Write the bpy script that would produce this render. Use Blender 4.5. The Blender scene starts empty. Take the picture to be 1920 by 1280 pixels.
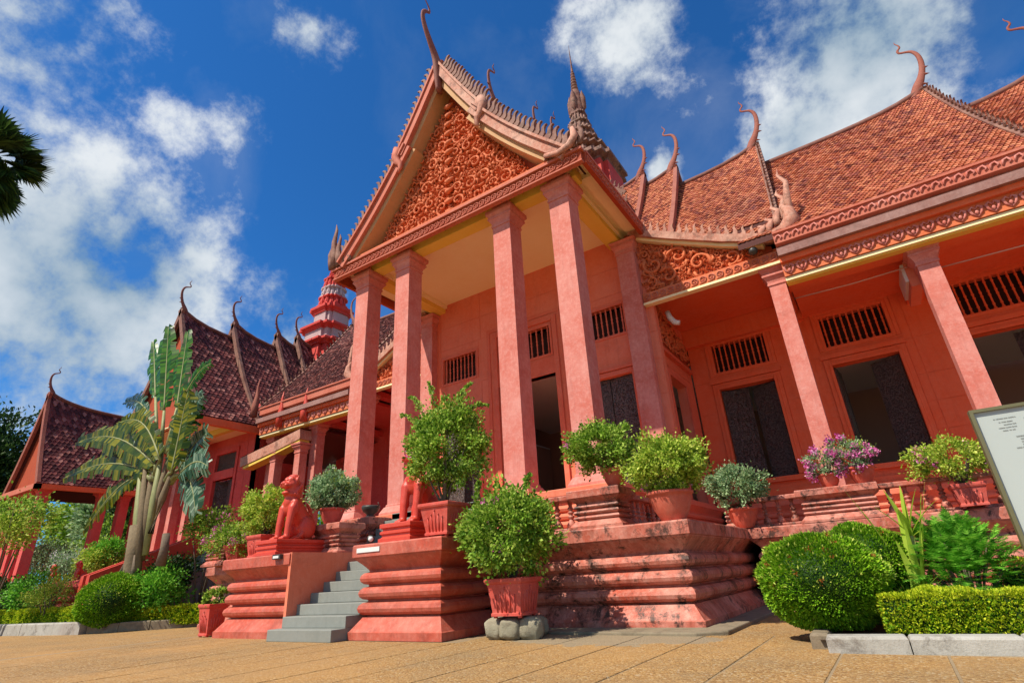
import bpy, bmesh, math, random
import numpy as np
from mathutils import Vector, Matrix

random.seed(7)
RNG = np.random.default_rng(7)
scene = bpy.context.scene
COL = scene.collection
R_ = math.radians

# ------------------------------------------------------------------ camera
F_PX, EYE = 999.2, 0.95          # focal length in pixels of a 1920 px wide frame, eye height
CAM_R = np.array([[0.82779016, 0.55848601, -0.05344927],
                  [-0.26555584, 0.3061148, -0.91420666],
                  [-0.49421002, 0.77096505, 0.40170804]])   # rows: right, down, forward
cam_data = bpy.data.cameras.new("camera")
cam = bpy.data.objects.new("camera", cam_data)
COL.objects.link(cam)
cam_data.sensor_width = 36.0
cam_data.lens = 36.0 * F_PX / 1920.0
cam_data.clip_start = 0.05
cam_data.clip_end = 3000
m = Matrix.Identity(4)
for r in range(3):
    m[r][0] = CAM_R[0][r]
    m[r][1] = -CAM_R[1][r]
    m[r][2] = -CAM_R[2][r]
m[2][3] = EYE
cam.matrix_world = m
scene.camera = cam


def at(px, py, x=None, y=None, z=None):
    """world point seen at photo pixel (px, py) on the plane x=, y= or z="""
    d = CAM_R.T @ np.array([(px - 960) / F_PX, (py - 640) / F_PX, 1.0])
    if x is not None: t = x / d[0]
    elif y is not None: t = y / d[1]
    else: t = (z - EYE) / d[2]
    return Vector((d[0] * t, d[1] * t, EYE + d[2] * t))


# ------------------------------------------------------------------ light and sky
SUN_TO = Vector((-0.33, -0.68, 1.0)).normalized()
EXPOSURE = 1.72
SUN_STRENGTH = 2.0
SKY_STRENGTH = 0.15
sun_data = bpy.data.lights.new("sun", 'SUN')
sun_data.energy = SUN_STRENGTH
sun_data.angle = R_(0.6)
sun_data.color = (1.0, 0.90, 0.76)
sun = bpy.data.objects.new("sun", sun_data)
COL.objects.link(sun)
sun.location = (-10, -20, 40)
sun.rotation_euler = SUN_TO.to_track_quat('Z', 'Y').to_euler()
scene.view_settings.view_transform = 'Standard'
scene.view_settings.look = 'None'
scene.view_settings.exposure = EXPOSURE
scene.view_settings.gamma = 1.0
scene.view_settings.use_curve_mapping = False

world = bpy.data.worlds.new("World")
scene.world = world
world.use_nodes = True


def build_sky():
    nt = world.node_tree
    nt.nodes.clear()
    N = lambda t: nt.nodes.new(t)
    L = nt.links.new
    out = N('ShaderNodeOutputWorld'); bg = N('ShaderNodeBackground')
    bg.inputs['Strength'].default_value = SKY_STRENGTH
    L(bg.outputs[0], out.inputs[0])
    sky = N('ShaderNodeTexSky'); sky.sky_type = 'NISHITA'; sky.sun_disc = False
    sky.sun_elevation = math.asin(SUN_TO.z)
    sky.sun_rotation = math.atan2(SUN_TO.x, SUN_TO.y)
    sky.air_density = 1.0; sky.dust_density = 0.2; sky.ozone_density = 2.0
    tc = N('ShaderNodeTexCoord')
    tint = N('ShaderNodeMix'); tint.data_type = 'RGBA'; tint.blend_type = 'MULTIPLY'
    tint.inputs[0].default_value = 1.0
    L(sky.outputs[0], tint.inputs[6]); tint.inputs[7].default_value = (0.048, 0.172, 0.30, 1)
    # large cloud banks: soft directional patches, broken up by noise
    banks = [((-0.88, 0.195, 0.41), 0.25, 1.3), ((-0.88, 0.15, 0.47), 0.15, .8), ((-0.82, 0.31, 0.46), 0.13, 1.0), ((-0.93, 0.25, 0.30), 0.22, .9),
             ((0.155, 0.735, 0.66), 0.15, 1.3), ((0.06, 0.80, 0.595), 0.10, 1.3), ((0.20, 0.66, 0.72), 0.15, 1.2),
             ((-0.15, 0.60, 0.80), 0.11, 0.95), ((-0.733, 0.24, 0.636), 0.09, .58), ((-0.665, 0.332, 0.669), 0.09, .58), ((-0.62, 0.36, 0.69), 0.06, .5),
             ((-0.549, 0.302, 0.779), 0.10, .8), ((-0.163, 0.763, 0.625), 0.05, 1.0), ((-0.743, 0.02, 0.668), 0.16, .9),
             ((-0.77, 0.49, 0.40), 0.11, 0.9), ((-0.6, -0.5, 0.62), 0.5, 1.1), ((0.5, -0.4, 0.76), 0.5, 1.1), ((-.1, -.55, .8), .4, 1.1),
             ((0.85, 0.3, 0.42), 0.45, 1.1), ((0.55, 0.8, 0.2), 0.4, 1.0), ((-0.2, -0.9, 0.30), 0.55, 1.2), ((0.8, -0.55, 0.2), .5, 1.2), ((-.85, -.5, .2), .4, 1.1)]  # the wide banks lie out of view, added to fill the shade
    nrm = N('ShaderNodeVectorMath'); nrm.operation = 'NORMALIZE'
    L(tc.outputs['Generated'], nrm.inputs[0])
    # warp
    wn = N('ShaderNodeTexNoise'); wn.inputs['Scale'].default_value = 5.5; wn.inputs['Detail'].default_value = 3
    L(nrm.outputs[0], wn.inputs['Vector'])
    ws = N('ShaderNodeVectorMath'); ws.operation = 'SUBTRACT'; L(wn.outputs['Color'], ws.inputs[0]); ws.inputs[1].default_value = (.5, .5, .5)
    wm = N('ShaderNodeVectorMath'); wm.operation = 'SCALE'; L(ws.outputs[0], wm.inputs[0]); wm.inputs['Scale'].default_value = 0.16
    wa = N('ShaderNodeVectorMath'); wa.operation = 'ADD'; L(nrm.outputs[0], wa.inputs[0]); L(wm.outputs[0], wa.inputs[1])
    prev = None
    for d, rad, st in banks:
        v = Vector(d).normalized()
        ds = N('ShaderNodeVectorMath'); ds.operation = 'DISTANCE'
        L(wa.outputs[0], ds.inputs[0]); ds.inputs[1].default_value = v
        mr = N('ShaderNodeMapRange'); mr.interpolation_type = 'SMOOTHSTEP'
        mr.inputs['From Min'].default_value = rad * 1.7; mr.inputs['From Max'].default_value = rad * 0.1
        mr.inputs['To Min'].default_value = 0; mr.inputs['To Max'].default_value = st
        L(ds.outputs['Value'], mr.inputs['Value'])
        if prev is None: prev = mr.outputs[0]
        else:
            mx = N('ShaderNodeMath'); mx.operation = 'MAXIMUM'; L(prev, mx.inputs[0]); L(mr.outputs[0], mx.inputs[1]); prev = mx.outputs[0]
    n1 = N('ShaderNodeTexNoise'); n1.inputs['Scale'].default_value = 6.0; n1.inputs['Detail'].default_value = 12; n1.inputs['Roughness'].default_value = .655
    n1.inputs['Distortion'].default_value = .0
    L(nrm.outputs[0], n1.inputs['Vector'])
    # density = banks + (noise-0.5)*k
    a = N('ShaderNodeMath'); a.operation = 'MULTIPLY_ADD'; L(n1.outputs[0], a.inputs[0]); a.inputs[1].default_value = 3.6; a.inputs[2].default_value = -2.28
    b = N('ShaderNodeMath'); b.operation = 'MULTIPLY_ADD'; L(prev, b.inputs[0]); b.inputs[1].default_value = 1.12; L(a.outputs[0], b.inputs[2])
    dens = N('ShaderNodeMapRange'); dens.interpolation_type = 'SMOOTHERSTEP'; L(b.outputs[0], dens.inputs['Value'])
    dens.inputs['From Min'].default_value = -.02; dens.inputs['From Max'].default_value = 1.0
    dens.inputs['To Max'].default_value = 0.93
    # thin veils everywhere
    n2 = N('ShaderNodeTexNoise'); n2.inputs['Scale'].default_value = 2.6; n2.inputs['Detail'].default_value = 9; n2.inputs['Roughness'].default_value = .6; n2.inputs['Distortion'].default_value = .8
    L(nrm.outputs[0], n2.inputs['Vector'])
    veil = N('ShaderNodeMapRange'); L(n2.outputs[0], veil.inputs['Value']); veil.inputs['From Min'].default_value = .48; veil.inputs['From Max'].default_value = .85; veil.inputs['To Max'].default_value = .22
    dm = N('ShaderNodeMath'); dm.operation = 'MAXIMUM'; L(dens.outputs[0], dm.inputs[0]); L(veil.outputs[0], dm.inputs[1])
    # cloud brightness varies: whiter cores, blue-grey folds
    n3 = N('ShaderNodeTexNoise'); n3.inputs['Scale'].default_value = 6.0; n3.inputs['Detail'].default_value = 8
    L(nrm.outputs[0], n3.inputs['Vector'])
    cr = N('ShaderNodeValToRGB'); L(n3.outputs[0], cr.inputs[0])
    cr.color_ramp.elements[0].position = .36; cr.color_ramp.elements[0].color = (0.50, 0.76, 0.98, 1)
    cr.color_ramp.elements[1].position = .66; cr.color_ramp.elements[1].color = (1.72, 1.80, 1.84, 1)
    mix = N('ShaderNodeMix'); mix.data_type = 'RGBA'; L(dm.outputs[0], mix.inputs[0]); L(tint.outputs[2], mix.inputs[6]); L(cr.outputs[0], mix.inputs[7])
    L(mix.outputs[2], bg.inputs['Color'])


build_sky()

# ------------------------------------------------------------------ helpers: meshes


class MB:
    """collects polygons; build() links them as one mesh object"""

    def __init__(self):
        self.v = []; self.f = []; self.sm = []

    def add(self, verts, faces, smooth=False):
        o = len(self.v)
        self.v.extend([tuple(p) for p in verts])
        for f in faces:
            self.f.append([i + o for i in f]); self.sm.append(smooth)
        return self

    def box(self, x0, x1, y0, y1, z0, z1):
        if x0 > x1: x0, x1 = x1, x0
        if y0 > y1: y0, y1 = y1, y0
        if z0 > z1: z0, z1 = z1, z0
        v = [(x0, y0, z0), (x1, y0, z0), (x1, y1, z0), (x0, y1, z0), (x0, y0, z1), (x1, y0, z1), (x1, y1, z1), (x0, y1, z1)]
        return self.add(v, [(3, 2, 1, 0), (4, 5, 6, 7), (0, 1, 5, 4), (1, 2, 6, 5), (2, 3, 7, 6), (3, 0, 4, 7)])

    def prism(self, pts, T, d0, d1):
        """2-D polygon (counter-clockwise) pushed from depth d0 to d1; T(u, d, z) -> xyz"""
        n = len(pts)
        v = [T(u, d0, z) for u, z in pts] + [T(u, d1, z) for u, z in pts]
        f = [list(range(n))[::-1], list(range(n, 2 * n))] + [(i, (i + 1) % n, n + (i + 1) % n, n + i) for i in range(n)]
        return self.add(v, f)

    def lathe(self, prof, n=16, c=(0, 0, 0), smooth=True, sx=1, sy=1):
        v = []
        for r, z in prof:
            for i in range(n):
                a = 2 * math.pi * i / n
                v.append((c[0] + r * math.cos(a) * sx, c[1] + r * math.sin(a) * sy, c[2] + z))
        f = []
        for j in range(len(prof) - 1):
            for i in range(n):
                k = (i + 1) % n
                f.append((j * n + i, j * n + k, (j + 1) * n + k, (j + 1) * n + i))
        self.add(v, f, smooth)
        m_ = len(prof) - 1
        self.add([v[i] for i in range(n)], [list(range(n))[::-1]])
        self.add([v[m_ * n + i] for i in range(n)], [list(range(n))])
        return self

    def tube(self, path, rad, n=7, flat=1.0, side=None, smooth=True):
        """swept tube; rad per point; flat squeezes it along the side vector"""
        P = [Vector(p) for p in path]
        up = Vector(side) if side else Vector((0, 0, 1))
        v = []
        for i, p in enumerate(P):
            t = (P[min(i + 1, len(P) - 1)] - P[max(i - 1, 0)]).normalized()
            s = up if side else (t.cross(up) if abs(t.dot(up)) < .95 else t.cross(Vector((1, 0, 0))))
            s = (s - t * s.dot(t)).normalized()
            w = t.cross(s)
            r = rad[i] if hasattr(rad, '__len__') else rad
            for k in range(n):
                a = 2 * math.pi * k / n
                v.append(p + s * (r * flat * math.cos(a)) + w * (r * math.sin(a)))
        f = []
        for j in range(len(P) - 1):
            for i in range(n):
                k = (i + 1) % n
                f.append((j * n + i, j * n + k, (j + 1) * n + k, (j + 1) * n + i))
        f.append(list(range(n))[::-1]); f.append([(len(P) - 1) * n + i for i in range(n)])
        return self.add(v, f, smooth)

    def mould(self, x0, x1, y0, y1, prof, smooth=False, caps=True):
        """profile (offset inwards, z) swept round a rectangle with mitred corners"""
        v = []
        for o, z in prof:
            v += [(x0 + o, y0 + o, z), (x1 - o, y0 + o, z), (x1 - o, y1 - o, z), (x0 + o, y1 - o, z)]
        for j in range(len(prof) - 1):
            for i in range(4):
                k = (i + 1) % 4
                a, b, c, d = v[j * 4 + i], v[j * 4 + k], v[(j + 1) * 4 + k], v[(j + 1) * 4 + i]
                self.add([a, b, c, d], [(0, 1, 2, 3)])
        if caps:
            self.add(v[:4], [(3, 2, 1, 0)]); self.add(v[-4:], [(0, 1, 2, 3)])
        return self

    def mesh(self, name):
        me = bpy.data.meshes.new(name)
        me.from_pydata(self.v, [], self.f)
        me.polygons.foreach_set('use_smooth', self.sm)
        me.update()
        return me

    def build(self, name, mat, parent=None, **kw):
        return link(name, self.mesh(name), mat, parent, **kw)


def tag(o, label=None, cat=None, group=None, kind=None):
    if label: o['label'] = label
    if cat: o['category'] = cat
    if group: o['group'] = group
    if kind: o['kind'] = kind
    return o


def link(name, me, mat, parent=None, loc=None, rot=None, kind=None, label=None):
    o = bpy.data.objects.new(name, me)
    if mat is not None and len(me.materials) == 0: me.materials.append(mat)
    COL.objects.link(o)
    if parent is not None:
        o.parent = parent
        # parts are written in world coordinates: undo the parent's place
        o.matrix_parent_inverse = world_of(parent).inverted()
    if loc is not None: o.location = loc
    if rot is not None: o.rotation_euler = rot
    if kind: o['kind'] = kind
    if label: o['label'] = label
    return o


def world_of(o):
    mloc = Matrix.LocRotScale(o.location, o.rotation_euler, o.scale)
    if o.parent is None: return mloc
    return world_of(o.parent) @ o.matrix_parent_inverse @ mloc


def empty(name, loc, label=None, cat=None, group=None, kind=None, rz=0):
    o = bpy.data.objects.new(name, None)
    o.empty_display_size = .3
    COL.objects.link(o)
    o.location = loc; o.rotation_euler = (0, 0, rz)
    return tag(o, label, cat, group, kind)


def local(name, mesh_or_mb, mat, parent, kind=None, label=None):
    """a part whose mesh is written in its thing's own coordinates"""
    me = mesh_or_mb.mesh(name) if isinstance(mesh_or_mb, MB) else mesh_or_mb
    if mat is not None and len(me.materials) == 0: me.materials.append(mat)
    o = bpy.data.objects.new(name, me)
    COL.objects.link(o)
    o.parent = parent
    if kind: o['kind'] = kind
    if label: o['label'] = label
    return o


def np_mesh(name, V, F, smooth=False):
    """fast mesh from numpy: V (n,3); F (m,k)"""
    me = bpy.data.meshes.new(name)
    V = np.asarray(V, dtype=np.float32); F = np.asarray(F, dtype=np.int32)
    me.vertices.add(len(V)); me.vertices.foreach_set('co', V.ravel())
    k = F.shape[1]
    me.loops.add(F.size); me.loops.foreach_set('vertex_index', F.ravel())
    me.polygons.add(len(F))
    me.polygons.foreach_set('loop_start', np.arange(0, F.size, k, dtype=np.int32))
    me.polygons.foreach_set('loop_total', np.full(len(F), k, dtype=np.int32))
    me.polygons.foreach_set('use_smooth', np.full(len(F), smooth))
    me.update(); me.validate()
    return me


def bevel(o, w=.01, seg=2, ang=35):
    b = o.modifiers.new('bevel', 'BEVEL'); b.width = w; b.segments = seg; b.limit_method = 'ANGLE'; b.angle_limit = R_(ang)
    return o


# ------------------------------------------------------------------ helpers: materials
def mat_new(name):
    m = bpy.data.materials.new(name); m.use_nodes = True
    nt = m.node_tree; nt.nodes.clear()
    return m, nt, (lambda t: nt.nodes.new(t)), nt.links.new


def ramp(N, L, src, stops, interp='LINEAR'):
    r = N('ShaderNodeValToRGB'); L(src, r.inputs[0]); cr = r.color_ramp; cr.interpolation = interp
    while len(cr.elements) < len(stops): cr.elements.new(.5)
    for e, (p, c) in zip(cr.elements, stops):
        e.position = p; e.color = (c[0], c[1], c[2], 1) if hasattr(c, '__len__') else (c, c, c, 1)
    return r.outputs[0]


def noise(N, L, vec, scale, detail=6, rough=.6, dist=0, out=0):
    n = N('ShaderNodeTexNoise'); n.inputs['Scale'].default_value = scale; n.inputs['Detail'].default_value = detail
    n.inputs['Roughness'].default_value = rough; n.inputs['Distortion'].default_value = dist
    L(vec, n.inputs['Vector']); return n.outputs[out]


def mixc(N, L, fac, a, b, blend='MIX'):
    x = N('ShaderNodeMix'); x.data_type = 'RGBA'; x.blend_type = blend
    for s, i in ((fac, 0), (a, 6), (b, 7)):
        if hasattr(s, 'links'): L(s, x.inputs[i])
        elif i == 0: x.inputs[0].default_value = s
        else: x.inputs[i].default_value = (s[0], s[1], s[2], 1)
    return x.outputs[2]


def paint(name, base, light=None, dark=None, stain=.35, stain_scale=1.3, fade=.5, rough=.75, bump=.25, mildew=0.0, spec=.3, streak=.3, fine=60):
    """weathered limewash / cement paint: faded patches, rain streaks, small stains"""
    m, nt, N, L = mat_new(name)
    out = N('ShaderNodeOutputMaterial'); p = N('ShaderNodeBsdfPrincipled'); L(p.outputs[0], out.inputs[0])
    geo = N('ShaderNodeNewGeometry'); vec = geo.outputs['Position']
    light = light or [min(1, c * 1.35 + .05) for c in base]; dark = dark or [c * .5 for c in base]
    n1 = noise(N, L, vec, 1.1, 8, .65)
    c = mixc(N, L, ramp(N, L, n1, [(.38, 0), (.72, fade)]), base, light)
    n2 = noise(N, L, vec, 9, 6, .7)
    c = mixc(N, L, ramp(N, L, n2, [(.46, 0), (.68, fade * .75)]), c, light)
    # vertical streaks
    mp = N('ShaderNodeMapping'); L(vec, mp.inputs[0]); mp.inputs['Scale'].default_value = (5, 5, .5)
    n3 = noise(N, L, mp.outputs[0], 1.5, 6, .7)
    c = mixc(N, L, ramp(N, L, n3, [(.52, 0), (.78, streak)]), c, dark)
    n4 = noise(N, L, vec, stain_scale, 10, .75, .6)
    c = mixc(N, L, ramp(N, L, n4, [(.54, 0), (.74, stain)]), c, dark)
    if mildew:
        n5 = noise(N, L, vec, 2.3, 12, .8, .3)
        c = mixc(N, L, ramp(N, L, n5, [(.51, 0), (.59, mildew * .95)]), c, (.04, .025, .018))
        n8 = noise(N, L, vec, .55, 9, .7, .5)
        c = mixc(N, L, ramp(N, L, n8, [(.50, 0), (.66, mildew * .62)]), c, (.14, .035, .018))
        n6 = noise(N, L, vec, 3.7, 10, .8)
        c = mixc(N, L, ramp(N, L, n6, [(.6, 0), (.7, mildew * .6)]), c, (.42, .36, .26))
    n7 = noise(N, L, vec, fine, 3, .6)
    c = mixc(N, L, ramp(N, L, n7, [(.35, .16), (.65, 0)]), c, dark)
    L(c, p.inputs['Base Color'])
    p.inputs['Roughness'].default_value = rough; p.inputs['Specular IOR Level'].default_value = spec
    bp = N('ShaderNodeBump'); bp.inputs['Strength'].default_value = bump; bp.inputs['Distance'].default_value = .02
    add = N('ShaderNodeMath'); add.operation = 'ADD'; L(n2, add.inputs[0]); L(n7, add.inputs[1]); L(add.outputs[0], bp.inputs['Height'])
    L(bp.outputs[0], p.inputs['Normal'])
    return m


def island(name, stops, rough=.7, bump=.2, dirt=.3, dirtcol=(.05, .03, .03), scale=.7, spec=.3, big=.5):
    """pieces (tiles, leaves of stucco) each with its own tone, plus patches of lichen"""
    m, nt, N, L = mat_new(name)
    out = N('ShaderNodeOutputMaterial'); p = N('ShaderNodeBsdfPrincipled'); L(p.outputs[0], out.inputs[0])
    geo = N('ShaderNodeNewGeometry'); vec = geo.outputs['Position']
    nb = noise(N, L, vec, .45, 6, .6)
    a = N('ShaderNodeMath'); a.operation = 'MULTIPLY_ADD'; L(nb, a.inputs[0]); a.inputs[1].default_value = big; L(geo.outputs['Random Per Island'], a.inputs[2])
    s = N('ShaderNodeMath'); s.operation = 'SUBTRACT'; L(a.outputs[0], s.inputs[0]); s.inputs[1].default_value = big * .5
    c = ramp(N, L, s.outputs[0], stops)
    n1 = noise(N, L, vec, scale, 9, .72, .4)
    c = mixc(N, L, ramp(N, L, n1, [(.5, 0), (.7, dirt)]), c, dirtcol)
    n2 = noise(N, L, vec, 30, 4, .6)
    c = mixc(N, L, ramp(N, L, n2, [(.4, .3), (.65, 0)]), c, [x * .5 for x in stops[0][1]])
    L(c, p.inputs['Base Color']); p.inputs['Roughness'].default_value = rough; p.inputs['Specular IOR Level'].default_value = spec
    bp = N('ShaderNodeBump'); bp.inputs['Strength'].default_value = bump; bp.inputs['Distance'].default_value = .01; L(n2, bp.inputs['Height']); L(bp.outputs[0], p.inputs['Normal'])
    return m


def leafmat(name, stops, trans=.35, rough=.5):
    m, nt, N, L = mat_new(name)
    out = N('ShaderNodeOutputMaterial'); p = N('ShaderNodeBsdfPrincipled'); t = N('ShaderNodeBsdfTranslucent'); ms = N('ShaderNodeMixShader')
    geo = N('ShaderNodeNewGeometry')
    n = noise(N, L, geo.outputs['Position'], 3.0, 4)
    a = N('ShaderNodeMath'); a.operation = 'MULTIPLY_ADD'; L(n, a.inputs[0]); a.inputs[1].default_value = .6; L(geo.outputs['Random Per Island'], a.inputs[2])
    s = N('ShaderNodeMath'); s.operation = 'SUBTRACT'; L(a.outputs[0], s.inputs[0]); s.inputs[1].default_value = .3
    c = ramp(N, L, s.outputs[0], stops)
    L(c, p.inputs['Base Color']); L(c, t.inputs['Color'])
    p.inputs['Roughness'].default_value = rough; p.inputs['Specular IOR Level'].default_value = .18
    ms.inputs[0].default_value = trans; L(p.outputs[0], ms.inputs[1]); L(t.outputs[0], ms.inputs[2]); L(ms.outputs[0], out.inputs[0])
    return m


def plain(name, col, rough=.6, metal=0, bump=0, scale=40, spec=.4, var=.2):
    m, nt, N, L = mat_new(name)
    out = N('ShaderNodeOutputMaterial'); p = N('ShaderNodeBsdfPrincipled'); L(p.outputs[0], out.inputs[0])
    geo = N('ShaderNodeNewGeometry')
    n = noise(N, L, geo.outputs['Position'], scale, 6, .6)
    c = mixc(N, L, ramp(N, L, n, [(.35, var), (.7, 0)]), col, [x * .55 for x in col])
    L(c, p.inputs['Base Color']); p.inputs['Roughness'].default_value = rough; p.inputs['Metallic'].default_value = metal; p.inputs['Specular IOR Level'].default_value = spec
    if bump:
        bp = N('ShaderNodeBump'); bp.inputs['Strength'].default_value = bump; bp.inputs['Distance'].default_value = .02; L(n, bp.inputs['Height']); L(bp.outputs[0], p.inputs['Normal'])
    return m


M = {}
M['column'] = paint('pink column plaster', (.55, .145, .105), (.72, .38, .33), (.30, .07, .05), stain=.45, fade=.55, fine=30, streak=.35)
M['wall'] = paint('terracotta wall plaster', (.74, .185, .095), (.78, .29, .19), (.36, .07, .035), stain=.4, fade=.5, streak=.25)
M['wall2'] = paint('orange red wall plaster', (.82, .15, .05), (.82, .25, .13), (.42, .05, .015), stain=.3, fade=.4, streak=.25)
M['trim'] = paint('terracotta trim', (.68, .14, .07), (.74, .26, .17), (.32, .06, .035), stain=.3, fade=.5, streak=.15)
M['terrace'] = paint('terrace plaster', (.46, .085, .045), (.64, .31, .24), (.13, .025, .012), stain=.85, fade=.9, streak=.6, rough=.5, mildew=1.0, stain_scale=.9)
M['pier'] = paint('stair pier plaster', (.47, .075, .04), (.60, .22, .16), (.18, .03, .015), stain=.5, fade=.7, streak=.4, rough=.45, mildew=.25)
M['redpaint'] = paint('red statue paint', (.56, .045, .022), (.64, .12, .07), (.22, .02, .012), stain=.3, fade=.35, streak=.1, rough=.42, spec=.45)
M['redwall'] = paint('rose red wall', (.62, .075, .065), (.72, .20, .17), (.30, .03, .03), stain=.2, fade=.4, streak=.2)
M['ochre'] = paint('ochre ceiling', (.86, .76, .42), (.9, .84, .54), (.70, .54, .26), stain=.25, fade=.6, streak=.1, stain_scale=.6)
M['ochre2'] = paint('deep ochre beam', (.76, .54, .08), (.80, .62, .18), (.5, .32, .05), stain=.25, fade=.4, streak=.1)
M['barge'] = paint('weathered barge', (.46, .17, .11), (.66, .42, .32), (.13, .06, .04), stain=.6, fade=.8, streak=.4, stain_scale=2.5, mildew=.5)
M['bargered'] = paint('red barge', (.50, .12, .07), (.58, .24, .17), (.18, .05, .03), stain=.4, fade=.5)
M['soffit'] = paint('tan soffit', (.50, .29, .13), (.58, .38, .2), (.3, .15, .07), stain=.3)
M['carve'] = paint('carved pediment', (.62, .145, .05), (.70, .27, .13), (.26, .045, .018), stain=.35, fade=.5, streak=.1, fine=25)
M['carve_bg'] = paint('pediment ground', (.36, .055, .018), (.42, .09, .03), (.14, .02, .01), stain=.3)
M['crocket'] = paint('weathered crocket', (.20, .08, .06), (.36, .22, .16), (.04, .03, .025), stain=.7, fade=.7, stain_scale=3, mildew=.5)
M['finial'] = paint('dark finial', (.20, .06, .045), (.34, .17, .13), (.05, .02, .02), stain=.5, fade=.5, stain_scale=3)
M['finial2'] = paint('red finial', (.27, .075, .05), (.42, .18, .13), (.10, .03, .02), stain=.5, fade=.5, stain_scale=3)
M['ridge'] = paint('ridge cap', (.16, .06, .045), (.3, .15, .11), (.05, .02, .02), stain=.5)
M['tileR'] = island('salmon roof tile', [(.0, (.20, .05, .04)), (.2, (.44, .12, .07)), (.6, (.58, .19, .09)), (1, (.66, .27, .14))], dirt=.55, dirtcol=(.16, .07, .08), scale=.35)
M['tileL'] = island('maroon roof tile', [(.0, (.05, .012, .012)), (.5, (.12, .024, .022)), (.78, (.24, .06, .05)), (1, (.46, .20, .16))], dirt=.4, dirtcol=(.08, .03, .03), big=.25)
M['tileP'] = island('worn portico tile', [(.0, (.16, .06, .05)), (.5, (.38, .15, .12)), (1, (.55, .28, .2))], dirt=.5)
M['under'] = plain('roof underlay', (.10, .035, .03), .9)
M['spire'] = paint('old spire stucco', (.17, .06, .045), (.36, .22, .16), (.03, .02, .018), stain=.9, fade=.9, stain_scale=4, mildew=.95)
M['spirered'] = paint('spire red', (.55, .04, .03), (.6, .1, .08), (.25, .02, .02), stain=.3)
M['spirewhite'] = paint('spire white', (.42, .31, .31), (.55, .42, .42), (.25, .10, .10), stain=.3)
M['step'] = paint('grey granite step', (.22, .235, .21), (.29, .30, .27), (.11, .12, .11), stain=.3, fade=.5, rough=.8, fine=90)
M['concrete'] = paint('apron concrete', (.22, .18, .12), (.30, .25, .17), (.09, .08, .05), stain=.6, fade=.5, rough=.9, mildew=.3)
M['kerb'] = paint('white kerb', (.36, .35, .31), (.48, .47, .43), (.15, .14, .10), stain=.85, fade=.6, rough=.85, mildew=.5, stain_scale=2.6)
M['stone'] = paint('mossy stone', (.24, .23, .16), (.38, .35, .26), (.08, .07, .04), stain=.6, fade=.6, stain_scale=6, rough=.95, mildew=.4, bump=.6)
M['pot'] = paint('red clay pot', (.56, .06, .04), (.66, .2, .16), (.24, .03, .02), stain=.4, fade=.5, stain_scale=5, rough=.6, mildew=.15)
M['pot2'] = paint('orange clay pot', (.60, .10, .055), (.66, .24, .17), (.26, .05, .03), stain=.4, fade=.5, stain_scale=4, rough=.6, mildew=.15)
M['soil'] = plain('soil', (.09, .055, .035), .95, bump=.6, scale=25)
M['black'] = plain('painted interior shade', (.05, .02, .015), .9)  # near-black tone painted for the shade inside rooms and vents
M['inwall'] = plain('interior wall', (.5, .32, .24), .8)
M['inceil'] = plain('interior ceiling', (.8, .8, .78), .8)
M['infloor'] = plain('interior floor tile', (.2, .12, .09), .4)
M['bark'] = plain('bark', (.17, .13, .09), .95, bump=.8, scale=18, var=.6)
M['palmbark'] = plain('palm trunk', (.20, .15, .085), .9, bump=.7, scale=12, var=.7)
M['stalk'] = plain('leaf stalk', (.26, .28, .11), .6, bump=.2, scale=6, var=.5)
M['white'] = plain('white paint', (.72, .72, .70), .5)
M['darkmetal'] = plain('dark metal', (.06, .06, .055), .45, metal=.3)
M['signframe'] = plain('bronze sign frame', (.17, .16, .08), .45, metal=.4)
M['gutter'] = paint('old gutter', (.26, .12, .10), (.40, .25, .22), (.10, .05, .04), stain=.6, fade=.7, streak=.4)
M['mortar'] = paint('joint mortar', (.26, .19, .11), (.34, .27, .17), (.16, .12, .08))
M['signface'] = plain('sign face', (.40, .45, .43), .25, scale=3, var=.05)
M['print'] = plain('grey print', (.22, .24, .23), .6)
M['cable'] = plain('pale cable', (.62, .40, .3), .6)

G = lambda *a: list(a)
M['leaf'] = leafmat('bougainvillea leaf', [(0, (.06, .14, .012)), (.5, (.20, .38, .03)), (1, (.50, .66, .12))])
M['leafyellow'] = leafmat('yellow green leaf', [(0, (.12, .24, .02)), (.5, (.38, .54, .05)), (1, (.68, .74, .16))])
M['leafgrey'] = leafmat('grey green leaf', [(0, (.08, .16, .07)), (.5, (.24, .40, .17)), (1, (.52, .66, .38))])
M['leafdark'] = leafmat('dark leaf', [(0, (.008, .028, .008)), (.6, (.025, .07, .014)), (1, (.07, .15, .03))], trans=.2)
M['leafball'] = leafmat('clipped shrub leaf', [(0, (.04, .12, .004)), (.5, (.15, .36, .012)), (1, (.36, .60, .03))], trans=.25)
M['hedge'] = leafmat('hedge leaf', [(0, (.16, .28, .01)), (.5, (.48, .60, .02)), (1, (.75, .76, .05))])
M['fern'] = leafmat('fern leaf', [(0, (.05, .20, .015)), (.5, (.13, .42, .03)), (1, (.30, .62, .07))])
M['redleaf'] = leafmat('coppery shoot', [(0, (.22, .05, .02)), (.5, (.40, .12, .03)), (1, (.50, .28, .06))])
M['pink'] = leafmat('magenta bract', [(0, (.60, .07, .34)), (.5, (.78, .18, .50)), (1, (.86, .45, .66))])
M['whitefl'] = leafmat('white petal', [(0, (.6, .58, .55)), (1, (.8, .8, .76))])
M['palmleaf'] = leafmat('traveller palm leaf', [(0, (.008, .05, .006)), (.5, (.025, .12, .008)), (1, (.07, .22, .012))], trans=.3, rough=.35)
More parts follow.
